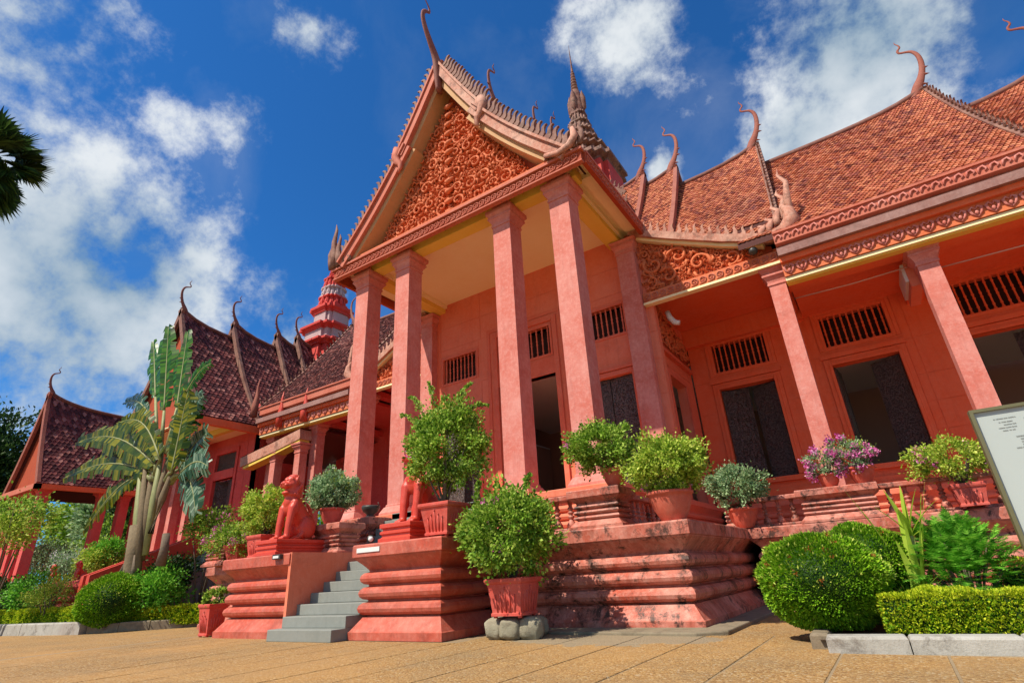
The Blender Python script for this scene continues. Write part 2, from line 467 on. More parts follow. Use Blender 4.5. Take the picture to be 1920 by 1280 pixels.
M['palmyellow'] = leafmat('ageing palm leaf', [(0, (.015, .045, .003)), (.5, (.06, .10, .004)), (1, (.26, .25, .01))], trans=.3, rough=.4)
M['palmsilver'] = leafmat('silvery palm leaf', [(0, (.012, .05, .02)), (.5, (.04, .11, .05)), (1, (.26, .38, .26))], trans=.25, rough=.35)


def carved_dark():
    m, nt, N, L = mat_new('black carved wood')
    out = N('ShaderNodeOutputMaterial'); p = N('ShaderNodeBsdfPrincipled'); L(p.outputs[0], out.inputs[0])
    geo = N('ShaderNodeNewGeometry')
    v = N('ShaderNodeTexVoronoi'); v.inputs['Scale'].default_value = 24; v.feature = 'F1'
    ns = noise(N, L, geo.outputs['Position'], 6, 3, .5, 2.5, 1)
    mp = N('ShaderNodeMix'); mp.data_type = 'RGBA'; mp.inputs[0].default_value = .12; L(geo.outputs['Position'], mp.inputs[6]); L(ns, mp.inputs[7])
    L(mp.outputs[2], v.inputs['Vector'])
    w = ramp(N, L, v.outputs['Distance'], [(.1, 1), (.32, 0), (.5, .8)])
    n2 = noise(N, L, geo.outputs['Position'], 60, 5, .7, 1.5)
    mu = N('ShaderNodeMath'); mu.operation = 'MULTIPLY_ADD'; L(n2, mu.inputs[0]); mu.inputs[1].default_value = .9; L(w, mu.inputs[2])
    L(ramp(N, L, mu.outputs[0], [(.35, (.008, .007, .007)), (.75, (.03, .026, .026)), (1.0, (.10, .085, .075))]), p.inputs['Base Color'])
    p.inputs['Roughness'].default_value = .38; p.inputs['Specular IOR Level'].default_value = .55
    bp = N('ShaderNodeBump'); bp.inputs['Strength'].default_value = .9; bp.inputs['Distance'].default_value = .03; L(mu.outputs[0], bp.inputs['Height']); L(bp.outputs[0], p.inputs['Normal'])
    return m


def aggregate():
    m, nt, N, L = mat_new('exposed aggregate')
    out = N('ShaderNodeOutputMaterial'); p = N('ShaderNodeBsdfPrincipled'); L(p.outputs[0], out.inputs[0])
    geo = N('ShaderNodeNewGeometry'); vec = geo.outputs['Position']
    v = N('ShaderNodeTexVoronoi'); v.inputs['Scale'].default_value = 46; L(vec, v.inputs['Vector'])
    sep = N('ShaderNodeSeparateColor'); L(v.outputs['Color'], sep.inputs[0])
    c = ramp(N, L, sep.outputs[0], [(0, (.20, .09, .02)), (.35, (.40, .21, .055)), (.7, (.54, .32, .095)), (.93, (.66, .48, .23)), (1, (.74, .64, .44))])
    edge = ramp(N, L, v.outputs['Distance'], [(.012, 0), (.022, .55)])
    c = mixc(N, L, edge, c, (.16, .10, .05))
    n = noise(N, L, vec, 1.2, 8, .7, .5)
    c = mixc(N, L, ramp(N, L, n, [(.46, 0), (.72, .7)]), c, (.24, .17, .09))
    n2 = noise(N, L, vec, .35, 6, .6)
    c = mixc(N, L, ramp(N, L, n2, [(.42, 0), (.62, .35)]), c, (.50, .27, .085))
    # worn patch of grey cement in front of the terrace corner, ragged edge
    mp = N('ShaderNodeMapping'); L(vec, mp.inputs[0]); mp.inputs['Location'].default_value = (4.0 / 2.7, -8.55 / 1.55, 0); mp.inputs['Scale'].default_value = (1 / 2.7, 1 / 1.55, 1)
    ln = N('ShaderNodeVectorMath'); ln.operation = 'LENGTH'; L(mp.outputs[0], ln.inputs[0])
    n3 = noise(N, L, vec, 2.2, 8, .7)
    ad = N('ShaderNodeMath'); ad.operation = 'MULTIPLY_ADD'; L(n3, ad.inputs[0]); ad.inputs[1].default_value = .8; L(ln.outputs['Value'], ad.inputs[2])
    c = mixc(N, L, ramp(N, L, ad.outputs[0], [(.0, .85), (1.30, .8), (1.48, 0)]), c, mixc(N, L, n, (.30, .245, .16), (.20, .17, .12)))
    L(c, p.inputs['Base Color']); p.inputs['Roughness'].default_value = .8; p.inputs['Specular IOR Level'].default_value = .3
    bp = N('ShaderNodeBump'); bp.inputs['Strength'].default_value = .7; bp.inputs['Distance'].default_value = .012; bp.invert = True
    L(v.outputs['Distance'], bp.inputs['Height']); L(bp.outputs[0], p.inputs['Normal'])
    return m


M['door'] = carved_dark()
M['ground'] = aggregate()

# ------------------------------------------------------------------ the ground
def disc(name, r, z, mat, n=64):
    v = [(r * math.cos(2 * math.pi * i / n), r * math.sin(2 * math.pi * i / n), z) for i in range(n)]
    return MB().add(v, [list(range(n))]).build(name, mat)


g = disc('ground', 900, -.012, M['ground']); g['kind'] = 'structure'
g['label'] = 'tan exposed aggregate forecourt'
# paving slabs near the visitor, one by one
pav = empty('forecourt_paving', (-3, 4, 0), kind='structure')
MB().add([(-15, .3, -.006), (4.2, .3, -.006), (4.2, 8.99, -.006), (-15, 8.99, -.006)], [(0, 1, 2, 3)]).build('joint_mortar', M['mortar'], pav)
slab_me = {}
def slab(x0, x1, y0, y1):
    k = (round(x1 - x0, 3), round(y1 - y0, 3))
    if k not in slab_me:
        w, d = k; b = MB(); e = .006
        b.mould(-w / 2, w / 2, -d / 2, d / 2, [(0, -.0105), (0, -.004), (.004, .001)])
        me = b.mesh('paving_slab'); me.materials.append(M['ground']); slab_me[k] = me
    o = link('paving_slab', slab_me[k], None, pav, loc=((x0 + x1) / 2, (y0 + y1) / 2, random.uniform(-.001, .002)))
SX, SY = .93, 1.9
for i in range(-15, 5):
    for j in range(1, 5):
        x0 = -.77 + i * SX; y0 = .35 + j * SY + (0 if i % 2 else .0)
        x1 = x0 + SX - .026; y1 = y0 + SY - .012
        lim = 8.95 if x0 < -6.7 else 8.95
        if x0 >= -1.7: lim = 7.4
        if -9.2 < x1 and x0 < -6.7: lim = 7.7
        if y0 > lim - .2: continue
        slab(x0, x1, y0, min(y1, lim))
# concrete apron round the terrace foot
b = MB()
ap = [(-6.70, 8.98), (-2.75, 8.78), (-2.36, 9.1), (-2.30, 14.2), (-2.8, 14.2), (-2.8, 9.53), (-6.70, 9.53)]
b.add([(x, y, -.011) for x, y in ap] + [(x, y, .05) for x, y in ap], [list(range(7, 14))] + [(i, (i + 1) % 7, 7 + (i + 1) % 7, 7 + i) for i in range(7)])
o = b.build('concrete_apron', M['concrete']); o['kind'] = 'structure'; bevel(o, .02)

# ------------------------------------------------------------------ terrace
C0 = -10.05
TOP = 1.68
def torus_pts(z0, z1, o_in, o_out, n=6):
    r = (z1 - z0) / 2; zc = (z0 + z1) / 2
    return [(o_in - (o_in - o_out) * math.cos(a), zc + r * math.sin(a)) for a in [(-math.pi / 2 + math.pi * k / n) for k in range(n + 1)]]
def prof_terrace(s=1.0, z0=0.0, H=1.68):
    k = H / 1.68
    P = [(0, 0), (0, .13), (.02, .145), (.17, .345), (.185, .37), (.25, .375), (.25, .39)]
    P += torus_pts(.40, .635, .24, .105) + [(.25, .645), (.25, .66)]
    P += torus_pts(.67, .905, .24, .11) + [(.25, .915), (.25, .93)]
    P += torus_pts(.94, 1.165, .24, .12) + [(.25, 1.175), (.25, 1.19), (.235, 1.215), (.205, 1.25), (.15, 1.31), (.08, 1.375), (.035, 1.42), (.03, 1.44), (0, 1.45), (0, 1.655), (.02, 1.68)]
    return [(o * s, z0 + z * k) for o, z in P]

terr = empty('museum_terrace', (C0, 12, 0), 'stepped red moulded terrace with grey stairs and bulging horizontal bands under the portico', 'terrace')
def tmould(name, x0, x1, y0, y1, prof, mat, parent=terr, **kw):
    return MB().mould(x0, x1, y0, y1, prof).build(name, mat, parent, **kw)
PT = prof_terrace()
tmould('terrace_block', -9.05, -2.8, 9.53, 22, PT, M['terrace'], label='stained terrace front right of the stairs')
tmould('terrace_block', -17.75, -11.1, 9.53, 22, PT, M['terrace'])
tmould('terrace_block', -21.6, -17.7, 12.3, 22, [(o, z - .002) for o, z in PT], M['terrace'])
tmould('terrace_block', -2.83, 16, 14.2, 22.01, [(o, z - .003) for o, z in PT], M['terrace'])
tmould('terrace_block', -34, -19.38, 14.2, 22.01, [(o, z - .003) for o, z in PT], M['terrace'])
PP = prof_terrace()
def pier(x0, x1, flat_side):
    """stair pier: moulded on the front and outer side, plain wall towards the stairs"""
    b = MB(); y0, y1 = 7.77, 9.9
    v = []
    for o, z in PP:
        if flat_side == 'R': v += [(x0 + o, y1, z), (x0 + o, y0 + o, z), (x1, y0 + o, z), (x1, y1, z)]
        else: v += [(x0, y1, z), (x0, y0 + o, z), (x1 - o, y0 + o, z), (x1 - o, y1, z)]
    for j in range(len(PP) - 1):
        for i in range(3):
            b.add([v[j * 4 + i], v[j * 4 + i + 1], v[(j + 1) * 4 + i + 1], v[(j + 1) * 4 + i]], [(0, 1, 2, 3)])
    b.add(v[-4:], [(0, 3, 2, 1)])
    return b
# right pier shows its mouldings towards the stairs as well
tmould('stair_pier', -9.08, -6.73, 7.77, 9.60, [(o, z + .003) for o, z in PP], M['pier'])
pier(-13.75, -11.12, 'R').build('stair_pier', M['pier'], terr)
# smooth stringer face beside the steps
b = MB(); pf = [(7.80, 0), (11.0, 0), (11.0, 1.69), (7.80, 1.69)]
b.prism(pf, lambda u, d, z: (-11.12 + d, u, z), -.05, .035); b.build('stair_side_wall', M['wall'], terr)
# steps: eight risers
for i in range(8):
    z1 = .21 * (i + 1); y0 = 7.40 + .325 * i
    b = MB().box(-11.08, -9.10 if i < 2 else -8.85, y0, 10.6, z1 - .21 + .001 * i, z1)
    o = b.build('step', M['step'], terr); bevel(o, .012, 2)
b = MB().box(-11.3, -8.7, 9.95, 22, 1.2, 1.683); b.build('landing', M['step'], terr)

# balustrade: pedestals, rails, turned balusters
def prof_ped(z0, H, s=1.0):
    k = H / .72
    P = [(0, 0), (0, .05), (.02, .06), (.10, .15), (.13, .155)] + torus_pts(.165, .245, .13, .075, 4) + [(.135, .255)] + torus_pts(.265, .345, .13, .075, 4) + [(.135, .355)] + torus_pts(.365, .445, .13, .075, 4) + [(.135, .455), (.13, .48), (.03, .56), (.02, .575), (0, .58), (0, .70), (.015, .72)]
    return [(o * s, z0 + z * k) for o, z in P]
bal_prof = [(.085, 0), (.085, .05), (.10, .06), (.085, .13), (.038, .2), (.032, .215), (.062, .235), (.066, .26), (.036, .285), (.034, .295), (.062, .315), (.066, .34), (.036, .365), (.034, .375), (.06, .395), (.06, .42), (.036, .445), (.04, .50), (.06, .55), (.065, .58)]
bal_me = MB().lathe(bal_prof, 14).mesh('baluster'); bal_me.materials.append(M['terrace'])
def balustrade(axis, a0, a1, c, peds, label, group='moulded balustrades along the terrace edge', z=TOP, skip=()):
    """axis x or y; a0..a1 extent, c the centre line, peds = list of (from, to) pedestal spans"""
    mid = (a0 + a1) / 2
    t = empty('balustrade', (mid, c, z) if axis == 'x' else (c, mid, z), label, 'balustrade', group)
    for p0, p1 in peds:
        if axis == 'x': tmould('pedestal', p0, p1, c - .42, c + .42, prof_ped(z, .72), M['terrace'], t)
        else: tmould('pedestal', c - .42, c + .42, p0, p1, prof_ped(z, .72), M['terrace'], t)
    edges = sorted([a0] + [q for p in peds for q in p] + [a1])
    spans = [(edges[i], edges[i + 1]) for i in range(0, len(edges), 2) if edges[i + 1] - edges[i] > .1]
    for s0, s1 in spans:
        e = .03
        for (zz0, zz1, hw, nm) in ((0, .07, .15, 'bottom_rail'), (.585, .69, .17, 'top_rail')):
            if axis == 'x': b = MB().box(s0 - e, s1 + e, c - hw, c + hw, z + zz0, z + zz1)
            else: b = MB().box(c - hw, c + hw, s0 - e, s1 + e, z + zz0, z + zz1)
            bevel(b.build(nm, M['terrace'], t), .02)
        n = max(1, int(round((s1 - s0) / .30)))
        for k in range(n):
            a = s0 + (k + .5) * (s1 - s0) / n
            link('baluster', bal_me, None, t, loc=(a, c, z + .035) if axis == 'x' else (c, a, z + .035))
balustrade('x', -6.65, -3.98, 9.98, [(-6.65, -6.0), (-5.08, -3.98)], 'short front balustrade right of the stairs ending in a stained corner pedestal')
balustrade('y', 10.45, 14.0, -4.40, [], 'balustrade running back along the side of the portico')
balustrade('x', -3.35, 9.0, 14.62, [(-3.35, -2.85), (-1.62, .02), (3.1, 4.7), (7.8, 9)], 'long balustrade in front of the right wing behind the flower pots')
balustrade('x', -17.3, -11.18, 9.52, [(-12.38, -11.18), (-17.3, -16.2)], 'front balustrade left of the stairs behind the seated lion')
balustrade('x', -27, -16.8, 14.62, [(-22.6, -21.0), (-18.5, -16.8)], 'distant balustrade in front of the left wing')

# portico podium and its own flight
def prof_pod(z0, H):
    P = [(0, 0), (0, .10), (.12, .2), (.15, .21)] + torus_pts(.22, .38, .15, .07, 4) + [(.16, .39)] + torus_pts(.40, .56, .15, .07, 4) + [(.16, .57)] + torus_pts(.58, .74, .15, .07, 4) + [(.16, .75), (.14, .8), (.03, .93), (0, .95), (0, 1.09), (.02, 1.11)]
    return [(o, z0 + z * H / 1.11) for o, z in P]
tmould('podium', -15.35, -4.75, 11.55, 21, prof_pod(TOP, 1.11), M['wall'])
tmould('podium', -4.8, 16, 20.6, 21.4, prof_pod(TOP - .002, 1.11), M['wall'])
tmould('podium', -34, -15.3, 20.6, 21.4, prof_pod(TOP - .002, 1.11), M['wall'])
for i in range(5):
    o = MB().box(-11.9, -8.2, 10.35 + .3 * i, 12, TOP - .01, TOP + .222 * (i + 1) + .002).build('step', M['step'], terr); bevel(o, .012)
for x0, x1 in ((-13.05, -11.9), (-8.2, -7.05)):
    tmould('step_pedestal', x0, x1, 10.7, 11.6, prof_ped(TOP, 1.0, 1), M['terrace'])

# ------------------------------------------------------------------ museum building
FL = 2.79
mus = empty('museum_building', (C0, 18, 0), 'terracotta museum with high gabled portico, carved pediment and tiered tile roofs', 'museum')

def Ty(y0):
    return lambda u, d, z: (u, y0 - d, z)
def Tx(x0, s=1):
    return lambda u, d, z: (x0 + s * d, u, z)

def subtract(r, holes):
    rects = [r]
    for h in holes:
        nr = []
        for a0, a1, b0, b1 in rects:
            if h[1] <= a0 or h[0] >= a1 or h[3] <= b0 or h[2] >= b1: nr.append((a0, a1, b0, b1)); continue
            if h[0] > a0: nr.append((a0, h[0], b0, b1))
            if h[1] < a1: nr.append((h[1], a1, b0, b1))
            m0, m1 = max(a0, h[0]), min(a1, h[1])
            if h[2] > b0: nr.append((m0, m1, b0, h[2]))
            if h[3] < b1: nr.append((m0, m1, h[3], b1))
        rects = nr
    return rects

def boxT(b, T, u0, u1, d0, d1, z0, z1):
    p, q = T(u0, d0, z0), T(u1, d1, z1)
    return b.box(p[0], q[0], p[1], q[1], p[2], q[2])

def wall(T, u0, u1, z0, z1, holes, thick, mat, parent, ujoints, zjoints, hole_pad=.0, blocks=True, clip=None):
    b = MB()
    for a0, a1, b0, b1 in subtract((u0, u1, z0, z1), holes):
        boxT(b, T, a0, a1, -thick, 0, b0, b1)
    w = b.build('wall', mat, parent)
    if not blocks: return w
    padded = [(h[0] - hole_pad, h[1] + hole_pad, h[2] - hole_pad, h[3] + hole_pad) for h in holes]
    us = [u0] + ujoints + [u1]; zs = [z0] + zjoints + [z1]; g = .014
    for i in range(len(us) - 1):
        for j in range(len(zs) - 1):
            for a0, a1, b0, b1 in subtract((us[i] + g, us[i + 1] - g, zs[j] + g, zs[j + 1] - g), padded):
                if a1 - a0 < .12 or b1 - b0 < .12: continue
                bb = MB(); boxT(bb, T, a0, a1, .001, .014, b0, b1)
                link('wall_block', bb.mesh('wall_block'), mat, w)
    return w

def frame(T, u0, u1, z0, z1, w, d, mat, parent, name='door_frame', bottom=False, d0=.0):
    b = MB()
    boxT(b, T, u0 - w, u0, d0, d, z0 - (w if bottom else 0), z1 + w); boxT(b, T, u1, u1 + w, d0, d, z0 - (w if bottom else 0), z1 + w)
    boxT(b, T, u0, u1, d0, d, z1, z1 + w)
    if bottom: boxT(b, T, u0, u1, d0, d, z0 - w, z0)
    return bevel(b.build(name, mat, parent), .012)

vb_prof = [(.05, 0), (.05, .06), (.03, .09), (.03, .14), (.048, .18), (.03, .22), (.03, .42), (.048, .46), (.03, .5), (.03, .54), (.048, .58), (.03, .62), (.03, .82), (.048, .86), (.03, .9), (.03, .95), (.05, 1.0)]
vb_me = {}
def vent(T, u0, u1, z0, z1, n, mat, parent, w=.10, back=-.35):
    fr = frame(T, u0, u1, z0, z1, w, .035, mat, parent, 'vent_frame', True)
    bk = MB(); boxT(bk, T, u0 - .1, u1 + .1, -.62, -.60, z0 - .1, z1 + .1); bk.build('black_backing', M['black'], fr)  # black sheet behind the bars, the shade given as colour
    key = (round(z1 - z0, 2), mat.name)
    if key not in vb_me:
        me = MB().lathe([(r * .95, z * (z1 - z0)) for r, z in vb_prof], 8).mesh('vent_baluster'); me.materials.append(mat); vb_me[key] = me
    for k in range(n):
        u = u0 + (k + .5) * (u1 - u0) / n
        link('vent_baluster', vb_me[key], None, fr, loc=T(u, -.09, z0))

def shaft(b, x, y, w, z0, z1):
    h = w / 2; c = .02
    return b.mould(x - h, x + h, y - h, y + h, [(0, z0), (0, z1)])

def column(x, y, w, z0, z1, parent, mat=None, base=.36, cap=.62, name='column', capmat=None):
    mat = mat or M['column']; h = w / 2
    o = shaft(MB(), x, y, w, z0 + base, z1 - cap).build(name, mat, parent); bevel(o, .022, 2)
    if base:
        MB().mould(x - h, x + h, y - h, y + h, [(-.17, z0), (-.17, z0 + .10), (-.15, z0 + .13), (-.07, z0 + .27), (-.03, z0 + .29), (-.03, z0 + base - .02), (0, z0 + base)]).build('column_base', mat, o)
    if cap:
        zc = z1 - cap
        MB().mould(x - h, x + h, y - h, y + h, [(-.001, zc), (-.03, zc + .01), (-.03, zc + .07), (-.01, zc + .09), (-.03, zc + .17), (-.10, zc + .29), (-.12, zc + .30), (-.12, zc + .36), (-.09, zc + .38), (-.12, zc + .43), (-.17, zc + .49), (-.17, zc + cap)]).build('capital', capmat or mat, o)
    return o

# portico: four great columns
CAPZ = 12.0
for x in (-14.38, -12.25, -7.85, -5.72):
    column(x, 12.33, .66, FL, CAPZ, mus)
    MB().box(x - .33, x + .33, 12.0, 12.66, CAPZ + .001, 12.32).build('impost_block', M['wall'], mus)
# front beam, ceiling, side beams
MB().box(-15.0, -5.1, 12.08, 12.55, 12.02, 12.5).build('ceiling_beam', M['ochre2'], mus)
for s in (-1, 1):
    xc = C0 + s * 4.33
    MB().box(xc - .26, xc + .26, 12.553, 16.6, 12.0, 12.5).build('ceiling_beam', M['ochre2'], mus)
    MB().box(xc - .36, xc + .36, 12.57, 16.58, 12.2, 12.49).build('beam_moulding', M['ochre'], mus)
MB().box(-15.45, -4.65, 11.62, 16.59, 12.38, 12.55).build('portico_ceiling', M['ochre'], mus)
for s in (-1, 1):
    xe = C0 + s * 5.1
    MB().box(xe - .2, xe + .2, 12.6, 16.55, 12.22, 12.379).build('eave_soffit', M['ochre'], mus)
# carved frieze round the eaves
FZ0, FZ1 = 11.96, 12.30
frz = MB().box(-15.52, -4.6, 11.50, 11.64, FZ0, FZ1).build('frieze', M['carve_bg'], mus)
MB().box(-15.58, -4.54, 11.42, 11.68, FZ1 + .001, FZ1 + .09).build('cornice', M['bargered'], mus)
MB().box(-15.54, -4.58, 11.47, 11.66, FZ0 - .05, FZ0 - .001).build('frieze_bead', M['bargered'], mus)
for s in (-1, 1):
    x = C0 + s * 5.46
    MB().box(x - .07, x + .07, 11.645, 16.9, FZ0 - .05, FZ1).build('side_frieze', M['carve_bg'], mus)
    MB().box(x - .1, x + .1, 11.685, 16.95, FZ1 + .001, FZ1 + .09).build('side_cornice', M['bargered'], mus)
# frieze leaf ornaments
def scurl_mesh(h):
    b = MB(); pts = []
    for k in range(11):
        t = k / 10; a = t * math.pi * 2.6
        r = .36 * h * (1 - .75 * t)
        pts.append((.02 * h + r * math.cos(a), 0, .05 * h + r * math.sin(a)))
    b.tube(pts, [.075 * h * (1 - .5 * k / 10) for k in range(11)], 5, side=(0, 1, 0))
    b.tube([(-.42 * h, 0, -.42 * h), (-.1 * h, 0, -.36 * h), (.30 * h, 0, -.25 * h), (.42 * h, 0, .1 * h), (.36 * h, 0, .42 * h)], [.03 * h, .075 * h, .075 * h, .06 * h, .02 * h], 5, side=(0, 1, 0))
    return b.mesh('frieze_curl')
sc_me = scurl_mesh(.30); sc_me.materials.append(M['bargered'])
n = 44
for k in range(n):
    link('frieze_curl', sc_me, None, frz, loc=(-15.4 + (k + .5) * 10.68 / n, 11.485, (FZ0 + FZ1) / 2))
for s in (1,):
    x = C0 + s * 5.53
    for k in range(20):
        link('frieze_curl', sc_me, None, frz, loc=(x + .01, 11.8 + k * .25, (FZ0 + FZ1) / 2), rot=(0, 0, math.pi / 2))

# ---- barges, crockets, pediment
def crocket_mesh(s=1.0, name='crocket'):
    P = [(0, 0), (.15, .0), (.215, .10), (.20, .20), (.13, .29), (.09, .36), (.075, .44), (.10, .50), (.055, .485), (.01, .42), (-.005, .35), (.03, .27), (.05, .20), (.02, .11)]
    b = MB(); b.prism([(u * s, z * s) for u, z in P], lambda u, d, z: (u, d, z), -.04 * s, .04 * s)
    return b.mesh(name)
cr_me = {}
def crockets(poly, T, parent, mat, step=.27, s=1.0, skip=.3, d=.0, flip=False, lean=0.0, jit=.04):
    """stand hooked crockets along the outer side of a polyline given in (u, z)"""
    key = (round(s, 2), mat.name)
    if key not in cr_me:
        me = crocket_mesh(s); me.materials.append(mat); cr_me[key] = me
    O = Vector(T(0, 0, 0)); eu = Vector(T(1, 0, 0)) - O; ed = Vector(T(0, 1, 0)) - O; ez = Vector((0, 0, 1))
    seg = []; tot = 0
    for (a, b_) in zip(poly[:-1], poly[1:]):
        l = math.hypot(b_[0] - a[0], b_[1] - a[1]); seg.append((tot, l, a, b_)); tot += l
    t = skip
    while t < tot - .12:
        for t0, l, a, b_ in seg:
            if t0 <= t < t0 + l:
                f = (t - t0) / l; u = a[0] + (b_[0] - a[0]) * f; z = a[1] + (b_[1] - a[1]) * f
                du, dz = (b_[0] - a[0]) / l, (b_[1] - a[1]) / l
                # tangent pointing down-slope, normal pointing up/out; crockets lean towards the vertical
                n2 = Vector((abs(dz) * (1 if du > 0 else -1), abs(du))).normalized()
                n2 = (n2 + Vector((0, lean))).normalized()
                tan = Vector((n2.y, -n2.x)) if du > 0 else Vector((-n2.y, n2.x))
                et = eu * tan.x + ez * tan.y; en = eu * n2.x + ez * n2.y
                j = 1 + random.uniform(-jit, jit) * 2
                Mx = Matrix.Identity(4); p = Vector(T(u, d, z)) - en * .03
                for r in range(3): Mx[r][0] = et[r] * j; Mx[r][1] = ed[r]; Mx[r][2] = en[r] * j; Mx[r][3] = p[r]
                o = link('crocket', cr_me[key], None, parent); o.matrix_basis = Mx
                break
        t += step
def barge(poly, T, w, d0, d1, mat, parent, name='bargeboard', w_end=None):
    b = MB(); n = len(poly); V = []
    for i, (u, z) in enumerate(poly):
        a = poly[max(i - 1, 0)]; c = poly[min(i + 1, n - 1)]
        du, dz = c[0] - a[0], c[1] - a[1]; l = math.hypot(du, dz); du /= l; dz /= l
        nn = (-abs(dz) * (1 if du > 0 else -1), -abs(du))      # inwards
        ww = w if w_end is None else w + (w_end - w) * i / (n - 1)
        V += [T(u, d0, z), T(u, d1, z), T(u + nn[0] * ww, d1, z + nn[1] * ww), T(u + nn[0] * ww, d0, z + nn[1] * ww)]
    f = []
    for i in range(n - 1):
        for k in range(4): f.append((i * 4 + k, i * 4 + (k + 1) % 4, (i + 1) * 4 + (k + 1) % 4, (i + 1) * 4 + k))
    f += [(0, 1, 2, 3), ((n - 1) * 4 + 3, (n - 1) * 4 + 2, (n - 1) * 4 + 1, (n - 1) * 4)]
    return b.add(V, f).build(name, mat, parent)
def curve(a, b_, sag, n=8):
    """from a (top) to b (bottom), sagging inwards"""
    out = []
    du, dz = b_[0] - a[0], b_[1] - a[1]; l = math.hypot(du, dz)
    nn = (-abs(dz) / l * (1 if du > 0 else -1), -abs(du) / l)
    for k in range(n + 1):
        t = k / n; s = math.sin(t * math.pi) * sag
        out.append((a[0] + du * t + nn[0] * s, a[1] + dz * t + nn[1] * s))
    return out

# finials: s = outwards along the ridge, h = up
FIN = [(-.55, -.75, .13), (-.35, -.25, .20), (-.12, .22, .20), (.10, .60, .15), (.27, 1.02, .12), (.36, 1.5, .105), (.34, 1.92, .09), (.20, 2.20, .075), (-.02, 2.32, .06), (-.20, 2.40, .055), (-.22, 2.56, .05), (-.10, 2.70, .042), (-.12, 2.86, .03), (-.20, 3.0, .022), (-.20, 3.12, .006)]
FINP = [(-.05, -1.1, .16), (-.04, -.5, .24), (.0, .0, .27), (.14, .55, .22), (.46, 1.10, .17), (.75, 1.6, .14), (.92, 2.05, .12), (.93, 2.4, .10), (.78, 2.68, .085), (.60, 2.80, .07), (.56, 2.98, .055), (.66, 3.18, .04), (.80, 3.32, .03), (.82, 3.45, .006)]
def finial(p, out, scale, mat, parent, pts=FIN, name='finial', spurs=True, flat=.55):
    """p base point, out = horizontal unit vector pointing out along the ridge"""
    o3 = Vector(out); side = o3.cross(Vector((0, 0, 1)))
    f = lambda s, h: Vector(p) + o3 * (s * scale) + Vector((0, 0, h * scale))
    # smooth the spine
    P = [];Rr = []
    for i in range(len(pts) - 1):
        p0 = pts[max(i - 1, 0)]; p1 = pts[i]; p2 = pts[i + 1]; p3 = pts[min(i + 2, len(pts) - 1)]
        for k in range(3):
            t = k / 3
            q = [.5 * ((2 * p1[j]) + (-p0[j] + p2[j]) * t + (2 * p0[j] - 5 * p1[j] + 4 * p2[j] - p3[j]) * t * t + (-p0[j] + 3 * p1[j] - 3 * p2[j] + p3[j]) * t ** 3) for j in range(3)]
            P.append(f(q[0], q[1])); Rr.append(max(.006, q[2]) * scale)
    P.append(f(pts[-1][0], pts[-1][1])); Rr.append(pts[-1][2] * scale)
    b = MB().tube(P, Rr, 8, flat=flat, side=side)
    if spurs:
        for (s, h, a, l) in ((.19, .80, -.4, .32), (.29, 1.15, -.3, .28), (-.02, .35, -.5, .36)):
            q = f(s, h); tip = q + o3 * (l * .8 * scale) + Vector((0, 0, a * l * scale))
            b.tube([q, (q + tip) / 2 + Vector((0, 0, -.03 * scale)), tip], [.07 * scale, .05 * scale, .005], 5)
    return b.build(name, mat, parent)

